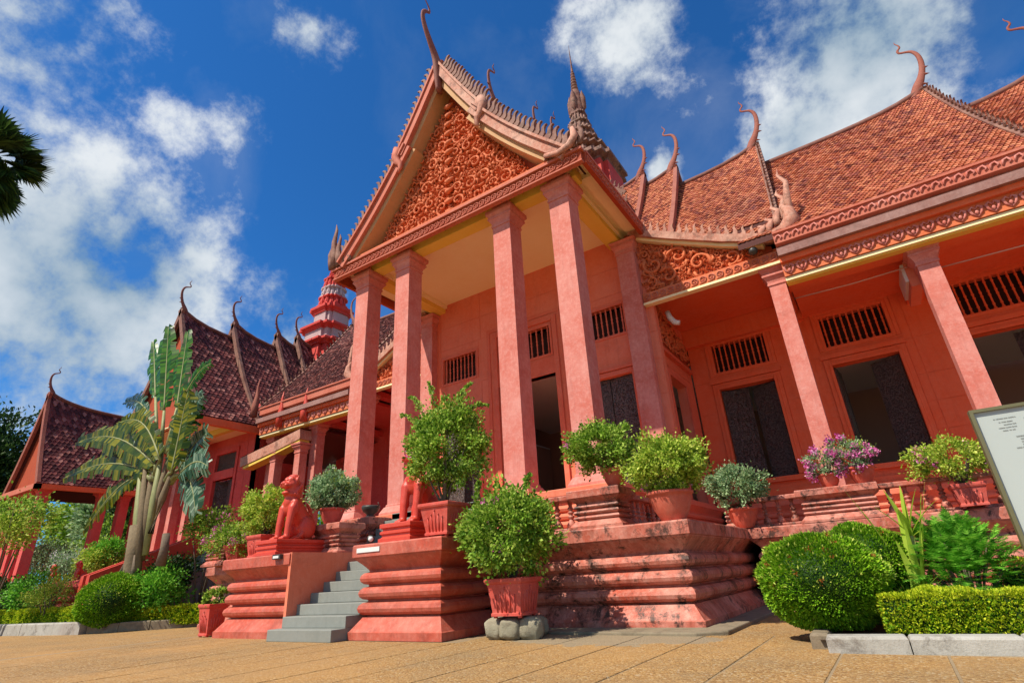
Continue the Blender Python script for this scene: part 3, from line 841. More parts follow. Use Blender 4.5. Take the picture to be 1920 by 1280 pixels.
# portico gable
YB = 11.42      # front plane of the barges
Tg = Ty(YB)
APEX = (C0, 19.9)
for s in (-1, 1):
    kink = (C0 + s * 2.0, 16.4); foot = (C0 + s * 5.1, 12.48)
    up = curve((C0 + s * .02, 19.95), (kink[0] + s * .1, kink[1] - .15), .04, 6)
    lo = curve((kink[0] - s * .30, kink[1] + .15), foot, .13, 9)
    mt = M['barge'] if s > 0 else M['bargered']
    b1 = barge(up, Tg, .34, -.10, .10, mt, mus); b2 = barge(lo, Tg, .36, -.12, .06, mt, mus)
    for poly, pr in ((up, b1), (lo, b2)):
        barge([(u - s * .20 * 0, z - .0) for u, z in poly], Ty(YB + .1), .55, -.85, .0, M['soffit'], pr, 'barge_soffit')
        rail = [(u, z + .05) for u, z in poly]
        barge(rail, Tg, .09, -.06, .16, mt, pr, 'barge_rail')
    crockets(up, Tg, b1, M['crocket'], .255, 1.05, .35, d=-.0, lean=.35)
    crockets(lo, Tg, b2, M['crocket'], .265, 1.15, .2, d=-.0, lean=.35)
    # naga hook where the two barges meet
    hp = [(kink[0] + s * .02, kink[1] + .1), (kink[0] + s * .12, kink[1] - .25), (kink[0] + s * .02, kink[1] - .55), (kink[0] - s * .14, kink[1] - .7), (kink[0] - s * .16, kink[1] - .95), (kink[0] - s * .06, kink[1] - 1.12)]
    MB().tube([Tg(u, .08, z) for u, z in hp], [.20, .19, .16, .12, .09, .03], 8, flat=.8, side=(0, 1, 0)).build('naga_hook', mt, b1)
    # flame group at the eave corner
    fx = foot[0] + s * .15
    b = MB()
    for (dx, h, r, ln) in ((-.75, .7, .10, .1), (-.45, 1.0, .12, .12), (-.1, 1.5, .15, .16), (.18, 2.1, .17, .2), (.36, 1.2, .12, .25)) if s < 0 else ((-.9, .5, .08, .1), (-.6, .65, .09, .1), (-.3, .8, .10, .12), (.0, .95, .11, .14), (.25, .8, .1, .14)):
        q = Vector(Tg(fx + s * dx, 0, 12.45))
        b.tube([q, q + Vector((s * .06, 0, h * .3)), q + Vector((s * (.02 + ln * .5), 0, h * .6)), q + Vector((s * ln * .1, 0, h * .85)), q + Vector((s * ln * .35, 0, h))], [r, r * 1.15, r * .8, r * .45, .01], 7, flat=.6, side=(0, 1, 0))
    b.build('corner_flames', M['crocket'], b2)
    if s > 0:
        q = [(fx - .9, 12.55), (fx - .45, 12.42), (fx - .05, 12.5), (fx + .15, 12.75), (fx + .1, 13.1)]
        MB().tube([Tg(u, .1, z) for u, z in q], [.08, .10, .13, .14, .06], 8, flat=.7, side=(0, 1, 0)).build('naga_head', M['barge'], b2)
finial((C0, YB, 19.44), (0, -1, 0), 1.0, M['finial'], mus, FINP, 'apex_finial', spurs=False)

# tympanum with its carved scrollwork
YT = 12.2
tri = [(C0 - 4.75, 12.46), (C0 + 4.75, 12.46), (C0 + 1.75, 16.3), (C0, 19.6), (C0 - 1.75, 16.3)]
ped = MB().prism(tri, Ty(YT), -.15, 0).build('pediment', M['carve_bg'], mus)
MB().box(C0 - 5.1, C0 + 5.1, YT - .62, YT, 12.395, 12.60).build('pediment_ledge', M['carve'], ped)
MB().box(C0 - 4.8, C0 + 4.8, YT - .42, YT - .001, 12.601, 12.74).build('pediment_ledge', M['bargered'], ped)
MB().box(C0 - 4.6, C0 + 4.6, YT - .30, YT - .001, 12.741, 12.90).build('pediment_ledge', M['carve'], ped)

def in_poly(u, z, P, m_=0):
    ok = True
    for (a, b_) in zip(P, P[1:] + P[:1]):
        l = math.hypot(b_[0] - a[0], b_[1] - a[1])
        if ((b_[0] - a[0]) * (z - a[1]) - (b_[1] - a[1]) * (u - a[0])) / l < m_: ok = False
    return ok
def relief(P, T, mirror, seed, rmin, rmax, n_try, parent, mat, depth=.1, name='carved_scrollwork'):
    rnd = random.Random(seed)
    circ = []; r = rmax
    us = [p[0] for p in P]; zs = [p[1] for p in P]
    for it in range(n_try):
        r = rmax * (1 - it / n_try) ** 1.3 + rmin * (1 - (1 - it / n_try) ** 1.3)
        u = rnd.uniform(min(us), max(us)); z = rnd.uniform(min(zs), max(zs))
        if mirror is not None and u < mirror + r * .9: continue
        if not in_poly(u, z, P, r * .92): continue
        if all(math.hypot(u - c[0], z - c[1]) > (r + c[2]) * .93 for c in circ):
            circ.append((u, z, r))
    b = MB(); yv = Vector(T(0, 1, 0)) - Vector(T(0, 0, 0))
    side = tuple(yv)
    def one(u, z, r, sg, ph):
        turns = 1.15; nseg = 14
        pts = []; rr = []
        for k in range(nseg + 1):
            t = k / nseg; a = ph + sg * t * turns * 2 * math.pi; q = r * (1 - .88 * t ** .85)
            pts.append(T(u + q * math.cos(a), depth * (.45 + .55 * t), z + q * math.sin(a))); rr.append(max(.018, r * .17 * (1 - .45 * t)))
        b.tube(pts, rr, 5, flat=1.3, side=side)
        b.lathe([(r * .16, 0), (r * .13, r * .07), (.004, r * .12)], 6, (0, 0, 0)) if False else None
        for k in range(6):
            a = ph + sg * (k / 6) * 2 * math.pi * .9 + rnd.uniform(-.2, .2); a2 = a + sg * .75
            p0 = T(u + r * .86 * math.cos(a), depth * .6, z + r * .86 * math.sin(a))
            p1 = T(u + r * 1.2 * math.cos(a + sg * .3), depth * .95, z + r * 1.2 * math.sin(a + sg * .3))
            p2 = T(u + r * 1.12 * math.cos(a2), depth * .5, z + r * 1.12 * math.sin(a2))
            b.tube([p0, p1, p2], [r * .13, r * .17, .008], 4, side=side)
        for k in range(4):
            a = ph + sg * (k / 4 * 5 + .4); q = r * .52
            p0 = T(u + q * .75 * math.cos(a), depth * .9, z + q * .75 * math.sin(a)); p1 = T(u + q * 1.15 * math.cos(a + sg * .3), depth, z + q * 1.15 * math.sin(a + sg * .3))
            b.tube([p0, p1], [r * .09, .01], 4, side=side)
    for (u, z, r) in circ:
        sg = rnd.choice((-1, 1)); ph = rnd.uniform(0, 6.28)
        one(u, z, r, sg, ph)
        if mirror is not None: one(2 * mirror - u, z, r, -sg, math.pi - ph)
    return b.build(name, mat, parent)
relief([(C0 - 4.4, 12.88), (C0 + 4.4, 12.88), (C0 + 1.68, 16.2), (C0, 19.2), (C0 - 1.68, 16.2)], Ty(YT - .02), C0, 4, .09, .34, 14000, ped, M['carve'], .16)
def leaf_fill(P, T, seed, n, l, parent, mat, d):
    rg = np.random.default_rng(seed); us = [p[0] for p in P]; zs = [p[1] for p in P]; V = []
    while len(V) < n * 5:
        u = rg.uniform(min(us), max(us)); z = rg.uniform(min(zs), max(zs))
        if not in_poly(u, z, P, .05): continue
        a = rg.uniform(0, 2 * math.pi); q = l * rg.uniform(.6, 1.3); w = q * .28; ca, sa = math.cos(a), math.sin(a)
        V += [T(u - ca * q / 2, d * .2, z - sa * q / 2), T(u - sa * w, d * .2, z + ca * w), T(u + ca * q / 2, d * .2, z + sa * q / 2), T(u + sa * w, d * .2, z - ca * w), T(u + ca * q * .1, d, z + sa * q * .1)]
    F = [(i + j, i + (j + 1) % 4, i + 4) for i in range(0, len(V), 5) for j in range(4)]
    me = np_mesh('carved_leaves', np.array([tuple(v) for v in V]), np.array(F)); me.materials.append(mat)
    return link('carved_leaves', me, None, parent, kind='stuff')
leaf_fill([(C0 - 4.45, 12.88), (C0 + 4.45, 12.88), (C0 + 1.7, 16.2), (C0, 19.25), (C0 - 1.7, 16.2)], Ty(YT), 3, 5200, .17, ped, M['carve'], .13)
# central stem of the carving
b = MB()
for k in range(12):
    z = 12.9 + k * .46; w = .16 + .10 * math.sin(k * 1.3) ** 2
    if z > 18.6: break
    b.tube([Ty(YT)(C0 - w, .06, z + .28), Ty(YT)(C0 - w * .5, .2, z + .08), Ty(YT)(C0, .24, z), Ty(YT)(C0 + w * .5, .2, z + .08), Ty(YT)(C0 + w, .06, z + .28)], [.02, .08, .11, .08, .02], 6, side=(0, 1, 0))
b.build('carved_stem', M['carve'], ped)

# ---- tiled roofs
def roof(parent, axis, a0, a1, cc, half, ze, zr, up0=0, up1=0, tile=M['tileR'], tw=.19, th=.19, sides=(-1, 1), tiled=(-1,), conc=.12, name='roof', uplen=.9, lipmat=None):
    def S(a, s, side):
        a = np.asarray(a, float); s = np.asarray(s, float)
        U = up0 * np.exp(-(a - a0) / uplen) + up1 * np.exp(-(a1 - a) / uplen)
        c = cc + side * half * (1 - s)
        z = ze + (zr - ze) * (s * (1 - conc) + conc * s * s) + U * s ** 3
        return np.stack([a, c, z], -1) if axis == 'x' else np.stack([c, a, z], -1)
    na = max(6, int((a1 - a0) / .5)); A = a0 + (a1 - a0) * (1 - np.cos(np.linspace(0, math.pi, na))) / 2; Sx = np.linspace(0, 1, 9)
    b = MB()
    for side in sides:
        V = []
        for s in Sx:
            for a in A: V.append(tuple(S(a, s, side) - np.array([0, 0, .05])))
        o2 = len(V)
        for s in Sx:
            for a in A: V.append(tuple(S(a, s, side) - np.array([0, 0, .22])))
        f = []
        nn = len(A)
        for j in range(8):
            for i in range(nn - 1):
                q = (j * nn + i, j * nn + i + 1, (j + 1) * nn + i + 1, (j + 1) * nn + i)
                f.append(q); f.append(tuple(x + o2 for x in q[::-1]))
            f.append((j * nn, (j + 1) * nn, (j + 1) * nn + o2, j * nn + o2)); f.append((j * nn + nn - 1, (j + 1) * nn + nn - 1, (j + 1) * nn + nn - 1 + o2, j * nn + nn - 1 + o2))
        for i in range(nn - 1): f.append((i, i + 1, i + 1 + o2, i + o2))
        b.add(V, f)
    ro = b.build(name, lipmat or M['under'], parent)
    # tiles
    sl = math.hypot(half, zr - ze)
    for side in tiled:
        n_s = int(sl / th); n_a = int((a1 - a0) / tw)
        jj, ii = np.meshgrid(np.arange(n_s), np.arange(n_a), indexing='ij')
        ii = ii.ravel(); jj = jj.ravel()
        ac = a0 + (ii + .5 + .5 * (jj % 2) * 1.0) * (a1 - a0) / n_a - .25 * tw
        ac = ac + RNG.uniform(-.006, .006, len(ac))
        sb = jj / n_s; ds = 1.0 / n_s
        w = tw * .49
        k1 = np.clip(sb - .28 * ds, 0, 1); k2 = np.clip(sb + .30 * ds, 0, 1); k3 = np.clip(sb + 1.35 * ds, 0, 1)
        nrm = np.array([0, side * (zr - ze), half]) / sl if axis == 'x' else np.array([side * (zr - ze), 0, half]) / sl
        lift = (RNG.uniform(.012, .034, len(ac)))[:, None] * nrm[None, :]
        lo = np.clip(ac - w, a0, a1); hi = np.clip(ac + w, a0, a1); md = np.clip(ac, a0, a1)
        P = [S(md, k1, side) + lift * 1.2, S(hi, k2, side) + lift, S(hi, k3, side) - nrm * .012, S(lo, k3, side) - nrm * .012, S(lo, k2, side) + lift]
        # a thin front lip
        Q = [S(md, k1, side) + lift * 1.2 - nrm * .03, S(hi, k2, side) + lift - nrm * .03, S(lo, k2, side) + lift - nrm * .03]
        V = np.stack(P + Q, 1).reshape(-1, 3)
        n_t = len(ac); base = (np.arange(n_t) * 8)[:, None]
        F4 = np.concatenate([base + np.array([[0, 1, 2, 3]]), base + np.array([[0, 3, 4, 4]])], 0)
        tri_ = np.concatenate([base + np.array([[0, 1, 2]]), base + np.array([[0, 2, 3]]), base + np.array([[0, 3, 4]]), base + np.array([[0, 5, 6]]), base + np.array([[0, 6, 1]]), base + np.array([[0, 4, 7]]), base + np.array([[0, 7, 5]])], 0)
        me = np_mesh('roof_tiles', V, tri_); me.materials.append(tile)
        link('roof_tiles', me, None, ro, kind='stuff')
    # ridge cap
    rp = [tuple(S(a, 1.0, 1) + np.array([0, 0, .04])) for a in A]
    MB().tube(rp, .12, 6, flat=.8, side=(0, 1, 0) if axis == 'x' else (1, 0, 0)).build('ridge_cap', M['ridge'], ro)
    return ro, S

def end_gable(ro, S, a, axis, cc, half, out_sign, mat=None, crk=True, w=.24, cmat=None, step=.3, sides=(-1, 1), cs=.62):
    """barge and crockets on a gable end at ridge coordinate a"""
    T = Tx(a, out_sign) if axis == 'x' else (lambda u, d, z: (u, a + out_sign * d, z))
    for sd in sides:
        pts = []
        for s in np.linspace(1, 0, 10):
            p = S(a, s, sd); pts.append((float(p[1] if axis == 'x' else p[0]), float(p[2]) + .08))
        bg = barge(pts, T, w, -.04, .14, mat or M['crocket'], ro)
        if crk: crockets(pts, T, bg, cmat or M['crocket'], step, cs, .5, d=.05, lean=.3, jit=.08)
    tri_ = [(cc - half * .93, float(S(a, 0, 1)[2]) - .1), (cc + half * .93, float(S(a, 0, 1)[2]) - .1), (cc, float(S(a, 1, 1)[2]) - 1.1)]
    MB().prism(tri_, T, -.30, -.24).build('gable_panel', M['carve_bg'], ro)

# portico roofs, stepping up towards the spire
tiersP = [(11.55, 20.0, 5.1, 12.55), (15.3, 21.0, 4.6, 14.2), (19.5, 22.3, 4.2, 16.0), (21.6, 23.3, 3.6, 18.2)]
for i, (ya, zr, hf, ze) in enumerate(tiersP):
    ro, S = roof(mus, 'y', ya, 26, C0, hf, ze, zr - .25, up0=.25 if i else 0, tile=M['tileP'], conc=.55 if i == 0 else .35, tiled=(-1, 1), name='roof')
    if i:
        for sd in (-1, 1): pass
        end_gable(ro, S, ya, 'y', C0, hf, -1, step=.3)
        finial((C0, ya, zr + .1), (0, -1, 0), .92, M['finial'], ro, FIN)

# portico rear wall with doors and vents
YW = 16.6
Tw = Ty(YW)
holes = [(-11.35, -8.75, FL, 7.8), (-11.3, -8.8, 8.55, 9.85),
         (-7.65, -5.85, FL + .45, 7.08), (-7.65, -5.85, 8.55, 9.75), (-14.25, -12.45, FL + .45, 7.08), (-14.25, -12.45, 8.55, 9.75)]
wall(Tw, -15.35, -4.75, FL, 12.4, holes, .32, M['wall'], mus, [-14.4, -12.2, -7.9, -5.7], [3.6, 4.8, 6.1, 7.3, 8.3, 10.15, 11.2], .12)
frame(Tw, -11.35, -8.75, FL, 9.95, .20, .10, M['trim'], mus)
frame(Tw, -11.72, -8.38, FL, 10.25, .16, .05, M['trim'], mus)
MB().box(-11.35, -8.75, 16.56, 16.9, 7.8, 8.45).build('door_lintel', M['trim'], mus)
vent(Tw, -11.2, -8.9, 8.62, 9.78, 9, M['trim'], mus)
for u0, u1 in ((-7.65, -5.85), (-14.25, -12.45)):
    frame(Tw, u0, u1, FL + .45, 7.08, .17, .06, M['trim'], mus)
    MB().box(u0 - .25, u1 + .25, 16.5, 16.6, 7.28, 7.40).build('lintel_moulding', M['trim'], mus)
    vent(Tw, u0, u1, 8.6, 9.7, 9, M['trim'], mus)
def leaf(T, u0, u1, z0, z1, d, ang_side=0, swing=0.0, parent=mus, name='shutter'):
    """carved leaf hinged at u0 (ang_side 0) or u1 (1), swung inwards by swing radians"""
    w = abs(u1 - u0) - .01; h = z1 - z0
    b = MB()
    b.box(0, w, -.03, .03, 0, h)
    st = .09
    for (a0, a1, b0, b1) in ((0, st, 0, h), (w - st, w, 0, h), (st, w - st, 0, st * 1.3), (st, w - st, h - st * 1.3, h)):
        b.box(a0, a1, -.05, -.031, b0, b1)
    me = b.mesh(name); me.materials.append(M['door'])
    hinge = T(u0 if ang_side == 0 else u1, d, z0)
    O = Vector(T(0, 0, 0)); eu = (Vector(T(1, 0, 0)) - O); base = math.atan2(eu.y, eu.x)
    rz = base + (swing if ang_side == 0 else math.pi - swing)
    return link(name, me, None, parent, loc=hinge, rot=(0, 0, rz))
for u0, u1, sw0, sw1 in ((-7.65, -5.85, .05, .05), (-14.25, -12.45, .1, .5)):
    mi = (u0 + u1) / 2
    leaf(Tw, u0 + .02, mi, FL + .47, 7.05, -.14, 0, sw0); leaf(Tw, mi, u1 - .02, FL + .47, 7.05, -.14, 1, sw1)
leaf(Tw, -11.3, -10.1, FL, 7.75, -.2, 0, 1.35)
# corner pilasters of the portico wall
for x in (-14.95, -5.35):
    column(x, YW - .02, .66, FL, 11.95, mus, M['column'], cap=.5, name='pilaster')

# side walls of the central block
ZR = 21.0           # plane of the wing walls
for s, xw in ((1, -5.02), (-1, -15.08)):
    T = Tx(xw, s)
    h2 = [(17.9, 19.75, FL, 7.12)]
    wall(T, 16.95, ZR, FL, 12.4, h2, .3, M['wall'], mus, [], [4.2, 5.6, 7.5, 9.0, 10.4], .14)
    frame(T, 17.9, 19.75, FL, 7.12, .17, .07, M['trim'], mus)
    # carved hood over the side door
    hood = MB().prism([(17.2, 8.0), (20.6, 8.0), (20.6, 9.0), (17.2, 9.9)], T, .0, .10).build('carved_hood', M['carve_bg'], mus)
    relief([(17.25, 8.15), (20.5, 8.1), (20.5, 8.95), (17.25, 9.85)], Tx(xw + .1 * s, s), None, 11, .07, .3, 1200, hood, M['carve'], .06)
    MB().box(xw, xw + s * .16, 17.1, 20.75, 7.86, 8.0).build('hood_moulding', M['trim'], mus)

# wings ---------------------------------------------------------------
def mir(x, s): return x if s > 0 else 2 * C0 - x
def wing(s, x_end):
    """s=+1 right wing, -1 its mirror image"""
    T = Ty(ZR)
    bays = []
    x = -3.05
    while x < x_end - 1.2:
        bays.append(x); x += 3.87
    holes = []
    for xb in bays:
        a, b_ = sorted((mir(xb - .98, s), mir(xb + .98, s)))
        holes += [(a, b_, 3.62, 7.08), (a, b_, 7.78, 8.92)]
    lo, hi = sorted((mir(-4.95, s), mir(x_end, s)))
    uj = sorted([mir(xb + 1.93, s) + o_ for xb in bays for o_ in (-.45, .45) if xb + 2.4 < x_end] )
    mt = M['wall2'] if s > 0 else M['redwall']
    wall(T, lo, hi, FL, 10.0, holes, .32, mt, mus, uj, [3.5, 4.4, 5.3, 6.2, 7.45, 9.15], .26)
    for i, xb in enumerate(bays):
        a, b_ = sorted((mir(xb - .98, s), mir(xb + .98, s)))
        fr = frame(T, a, b_, 3.62, 7.08, .24, .07, mt, mus, 'window_frame')
        frame(T, a, b_, 3.62, 7.08, .10, .11, mt, fr, 'window_architrave')
        MB().box(a - .3, b_ + .3, ZR - .16, ZR, 3.44, 3.6).build('window_sill', mt, mus)
        MB().box(a - .3, b_ + .3, ZR - .10, ZR, 7.34, 7.5).build('lintel_moulding', mt, mus)
        vent(T, a, b_, 7.78, 8.92, 10, mt, mus, .12)
        frame(T, a - .12, b_ + .12, 7.66, 9.04, .12, .05, mt, mus, 'vent_surround')
        mi = (a + b_) / 2
        sw = [(.28, .42), (1.45, .55), (1.5, .5)][i % 3] if s > 0 else (.1, .3)
        leaf(T, a + .02, mi, 3.64, 7.04, -.12, 0, sw[0]); leaf(T, mi, b_ - .02, 3.64, 7.04, -.12, 1, sw[1])
    # base mouldings
    MB().box(lo, hi, ZR - .22, ZR - .001, FL, 3.02).build('wall_base', mt, mus)
    MB().box(lo, hi, ZR - .14, ZR - .001, 3.021, 3.2).build('wall_base', mt, mus)
    # porch columns
    xs = [-.88]
    while xs[-1] + 3.6 < x_end + .5: xs.append(xs[-1] + 3.6)
    for i, xc in enumerate(xs):
        zt = 9.3 if i == 0 else 8.62
        c = column(mir(xc, s), 16.85, .47, TOP, zt, mus, M['column'], base=.3, cap=.62, name='porch_column')
        if i:
            # timber bracket lamp housing behind the capital
            pass
        MB().box(mir(xc, s) - .23, mir(xc, s) + .23, 16.95, ZR, 8.62 if i else 9.35, 8.9 if i else 9.6).build('porch_beam', mt, mus)
    # aisle gable between portico and first column
    u0, u1 = mir(-5.0, s), mir(-.62, s)
    a, b_ = sorted((u0, u1))
    fz = MB().box(a, b_, 16.42, 16.62, 9.32, 9.70).build('aisle_frieze', M['carve'], mus)
    MB().box(a, b_, 16.36, 16.62, 9.24, 9.319).build('frieze_edge', M['ochre'], fz)
    n_ = 16
    for k in range(n_):
        link('frieze_curl', sc_me, None, fz, loc=(a + (k + .5) * (b_ - a) / n_, 16.40, 9.52))
    tp = [(mir(-5.0, s), 9.701), (mir(-.75, s), 9.701), (mir(-.75, s), 10.0), (mir(-5.0, s), 12.1)]
    if s < 0: tp = tp[::-1]
    tpn = MB().prism(tp, Ty(16.6), -.1, 0).build('aisle_pediment', M['carve_bg'], mus)
    rp = [(mir(-4.95, s), 9.75), (mir(-1.0, s), 9.75), (mir(-1.0, s), 9.95), (mir(-4.95, s), 11.85)]
    if s < 0: rp = [rp[1], rp[0], rp[3], rp[2]]
    relief(rp, Ty(16.6), None, 21, .07, .42, 3000, tpn, M['carve'], .09)
    leaf_fill(rp, Ty(16.6), 5, 700, .15, tpn, M['carve'], .09)
    bp = [(mir(-5.0, s), 12.35), (mir(-3.5, s), 11.55), (mir(-2.0, s), 10.8), (mir(-.9, s), 10.35), (mir(-.35, s), 10.3)]
    bg = barge(bp, Ty(16.32), .26, -.3, .12, M['barge'], mus)
    barge([(u, z - .27) for u, z in bp[:4]], Ty(16.40), .12, -.2, .05, M['ochre'], bg, 'barge_soffit')
    crockets(bp[:4], Ty(16.32), bg, M['barge'], .27, .78, .15, d=.0, lean=.2)
    # upturned naga at the foot of the barge
    q = [(-1.2, 10.2), (-.7, 10.12), (-.25, 10.2), (.02, 10.5), (.0, 10.85), (-.16, 11.05)]
    MB().tube([Ty(16.3)(mir(u, s), .05, z) for u, z in q], [.12, .18, .24, .25, .16, .05], 8, flat=.8, side=(0, 1, 0)).build('naga_head', M['barge'], bg)
    b = MB()
    for k, (du, h) in enumerate(((-.75, .55), (-.5, .75), (-.25, 1.0), (.0, 1.35), (.2, 2.0))):
        q0 = Vector(Ty(16.25)(mir(-.15 + du, s), 0, 10.35 + .12 * max(0, k - 1)))
        b.tube([q0, q0 + Vector((s * .03, .12, h * .35)), q0 + Vector((s * .12, .24, h * .65)), q0 + Vector((-s * .05, .32, h * .85)), q0 + Vector((s * .0, .40, h))], [.10, .12, .08, .05, .008], 6, flat=.5, side=(0, 1, 0))
    b.build('corner_flames', M['barge'], bg)
    # aisle roof surface behind the barge
    V = []
    for (u, z) in bp[:4]:
        V += [(mir(u + .0, s) if s > 0 else 2 * C0 - u, 16.35, z - .02), (mir(u, s), 21.5, z + .1)]
    bq = MB()
    for i in range(3): bq.add([V[i * 2], V[i * 2 + 1], V[i * 2 + 3], V[i * 2 + 2]], [(0, 1, 2, 3)])
    bq.build('aisle_roof', M['tileP'], mus)
    a, b_ = sorted((mir(-5.0, s), mir(-.6, s)))
    MB().box(a, b_, 16.63, ZR, 9.75, 9.9).build('aisle_ceiling', mt, mus)
    MB().box(a, b_, ZR - .3, ZR - .01, 9.0, 9.74).build('ceiling_cornice', mt, mus)
    # eaves of the wing
    xa = -.6
    e0, e1 = sorted((mir(xa, s), mir(x_end + .4, s)))
    def strip(name, y0, y1, z0, z1, mat): return MB().box(e0, e1, y0, y1, z0, z1).build(name, mat, mus)
    strip('eave_beam', 16.25, 16.5, 8.46, 8.62, M['ochre2'])
    strip('eave_lining', 16.501, 17.1, 8.52, 8.62, mt)
    strip('eave_edge', 16.17, 16.249, 8.50, 8.60, M['ochre'])
    ef = strip('eave_frieze', 16.12, 16.3, 8.62, 9.04, M['carve'])
    strip('gutter', 15.82, 16.35, 9.20, 9.44, M['gutter'])
    strip('gutter_cove', 15.98, 16.35, 9.041, 9.199, M['wall2'])
    strip('eave_board', 16.2, 16.4, 9.46, 9.68, M['gutter'])
    uf = strip('upper_frieze', 15.98, 16.3, 9.69, 10.02, M['bargered'])
    strip('upper_edge', 15.92, 16.3, 10.021, 10.09, M['bargered'])
    strip('porch_ceiling', 17.101, ZR, 9.10, 9.25, mt)
    hm = {}
    b = MB()
    for sg in (-1, 1):
        b.tube([(0, 0, -.17), (sg * .10, -.01, -.05), (sg * .125, -.01, .07), (sg * .06, -.012, .13), (sg * .0, -.01, .05)], [.02, .035, .045, .035, .015], 5, side=(0, 1, 0))
    b.tube([(0, -.01, .02), (0, -.03, -.05), (0, 0, -.14)], [.02, .05, .01], 5, side=(0, 1, 0))
    me = b.mesh('frieze_heart'); me.materials.append(M['column'])
    n_ = int((e1 - e0) / .33)
    if s < 0: n_ = int((e1 - e0) / .42)
    for k in range(n_):
        link('frieze_heart', me, None, ef, loc=(e0 + (k + .5) * (e1 - e0) / n_, 16.11, 8.83))
    if s > 0:
        b = MB()
        b.tube([(-.09, 0, -.08), (-.05, -.01, .06), (.03, -.01, .09), (.09, -.01, .0), (.04, -.01, -.06)], [.02, .035, .035, .03, .015], 5, side=(0, 1, 0))
        me = b.mesh('frieze_leaf'); me.materials.append(M['column'])
        n_ = int((e1 - e0) / .24)
        for k in range(n_):
            link('frieze_leaf', me, None, uf, loc=(e0 + (k + .5) * (e1 - e0) / n_, 15.97, 9.85))
    # tiered roofs; finials at the outer ends
    tiers = [(-5.65, 18.85, 1), (-4.05, 18.45, 1), (-.42, 17.75, 1), (5.62 if s > 0 else 7.0, 17.05, 1), (8.75, 15.9, 1)]
    prev = -7.0
    for i, (xo, zr, _) in enumerate(tiers):
        if xo > x_end + 1: break
        ya, half = 22.0, 5.95
        half_i = 5.2 if i < 3 else half
        ze = zr - (zr - 10.14) * half_i / half
        x0, x1 = sorted((mir(max(prev - 1.2, -6.9), s), mir(xo, s)))
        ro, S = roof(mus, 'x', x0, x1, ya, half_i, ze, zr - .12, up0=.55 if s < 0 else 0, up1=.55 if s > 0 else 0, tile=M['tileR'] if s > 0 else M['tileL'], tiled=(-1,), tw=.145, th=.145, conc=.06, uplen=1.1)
        end_gable(ro, S, mir(xo, s), 'x', ya, half_i, s, step=.36, mat=M['finial2'] if i < 2 else M['crocket'], crk=i >= 2)
        finial((mir(xo, s), ya, zr + .42), (s, 0, 0), .88 if i else .8, M['finial2'] if (s > 0) else M['finial'], ro, FIN)
        prev = xo

wing(1, 9.5)
wing(-1, 6.4)
# timber lamp housing and conduit under the right wing eave
t = MB().box(2.30, 2.56, 17.3, 18.9, 7.75, 8.55).build('bracket_board', M['wall'], mus)
MB().box(2.22, 2.299, 17.35, 18.8, 7.95, 8.5).build('lamp_box', M['white'], mus)
MB().tube([(-.55, 17.15, 8.30), (1.0, 17.15, 8.26), (2.35, 17.15, 8.30)], .018, 6).build('conduit', M['cable'], mus)
MB().tube([(2.95, 17.15, 8.02), (5.0, 17.15, 8.0), (9.0, 17.15, 8.02)], .018, 6).build('conduit', M['cable'], mus)
MB().tube([(-4.5, 17.3, 9.2), (-4.45, 17.3, 8.95), (-4.3, 17.3, 8.72), (-4.15, 17.3, 8.66)], [.09, .1, .1, .09], 8).build('spot_lamp', M['white'], mus)
MB().lathe([(.02, -.13), (.12, -.08), (.14, .0), (.12, .08), (.03, .13)], 12, (-1.25, 16.2, 9.83)).build('eave_lamp', M['darkmetal'], mus)

# interior, seen through doors and windows
MB().box(-15, -5.1, 16.95, 27, FL - .02, FL + .02).build('interior_floor', M['infloor'], mus)
MB().box(-15, -5.1, 16.95, 27, 8.42, 8.5).build('interior_ceiling', M['inceil'], mus)
wall(Ty(27.3), -34, 16, FL, 12, [(-11.2, -8.9, FL, 7.5)] + [(1.25, 1.62, 3.0, 6.3), (-17.9, -17.2, 3.4, 7.0), (-2.4, -.4, 3.2, 7.2), (2.6, 4.1, 3.2, 7.2), (8.6, 10.5, 3.2, 7.2), (11.5, 15, 3.4, 7)], .3, M['inwall'], mus, [], [], blocks=False)  # extra rear bays, out of sight, opened to light the ceiling
for x0, x1 in ((-5.0, 16), (-34, -15.1)):
    MB().box(x0, x1, ZR + .33, 27, FL - .02, FL + .02).build('interior_floor', M['infloor'], mus)
    MB().box(x0, x1, ZR + .33, 27, 7.5, 7.58).build('interior_ceiling', M['inceil'], mus)
for k in range(6):
    MB().box(-4.5 + k * 3.87, -4.3 + k * 3.87, ZR + .33, 27, 7.3, 7.499).build('ceiling_rib', M['inceil'], mus)
MB().box(-4.98, -4.8, 21.33, 27, FL, 7.5).build('partition', M['inwall'], mus)
MB().box(-15.3, -15.1, 21.33, 27, FL, 7.5).build('partition', M['inwall'], mus)
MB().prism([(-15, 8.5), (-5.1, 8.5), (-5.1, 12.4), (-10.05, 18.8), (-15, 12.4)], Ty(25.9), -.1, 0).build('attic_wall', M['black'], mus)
MB().lathe([(.03, -.1), (.10, -.08), (.16, 0), (.05, .02)], 12, (-9.4, 19.0, 8.3)).build('ceiling_lamp', M['darkmetal'], mus)

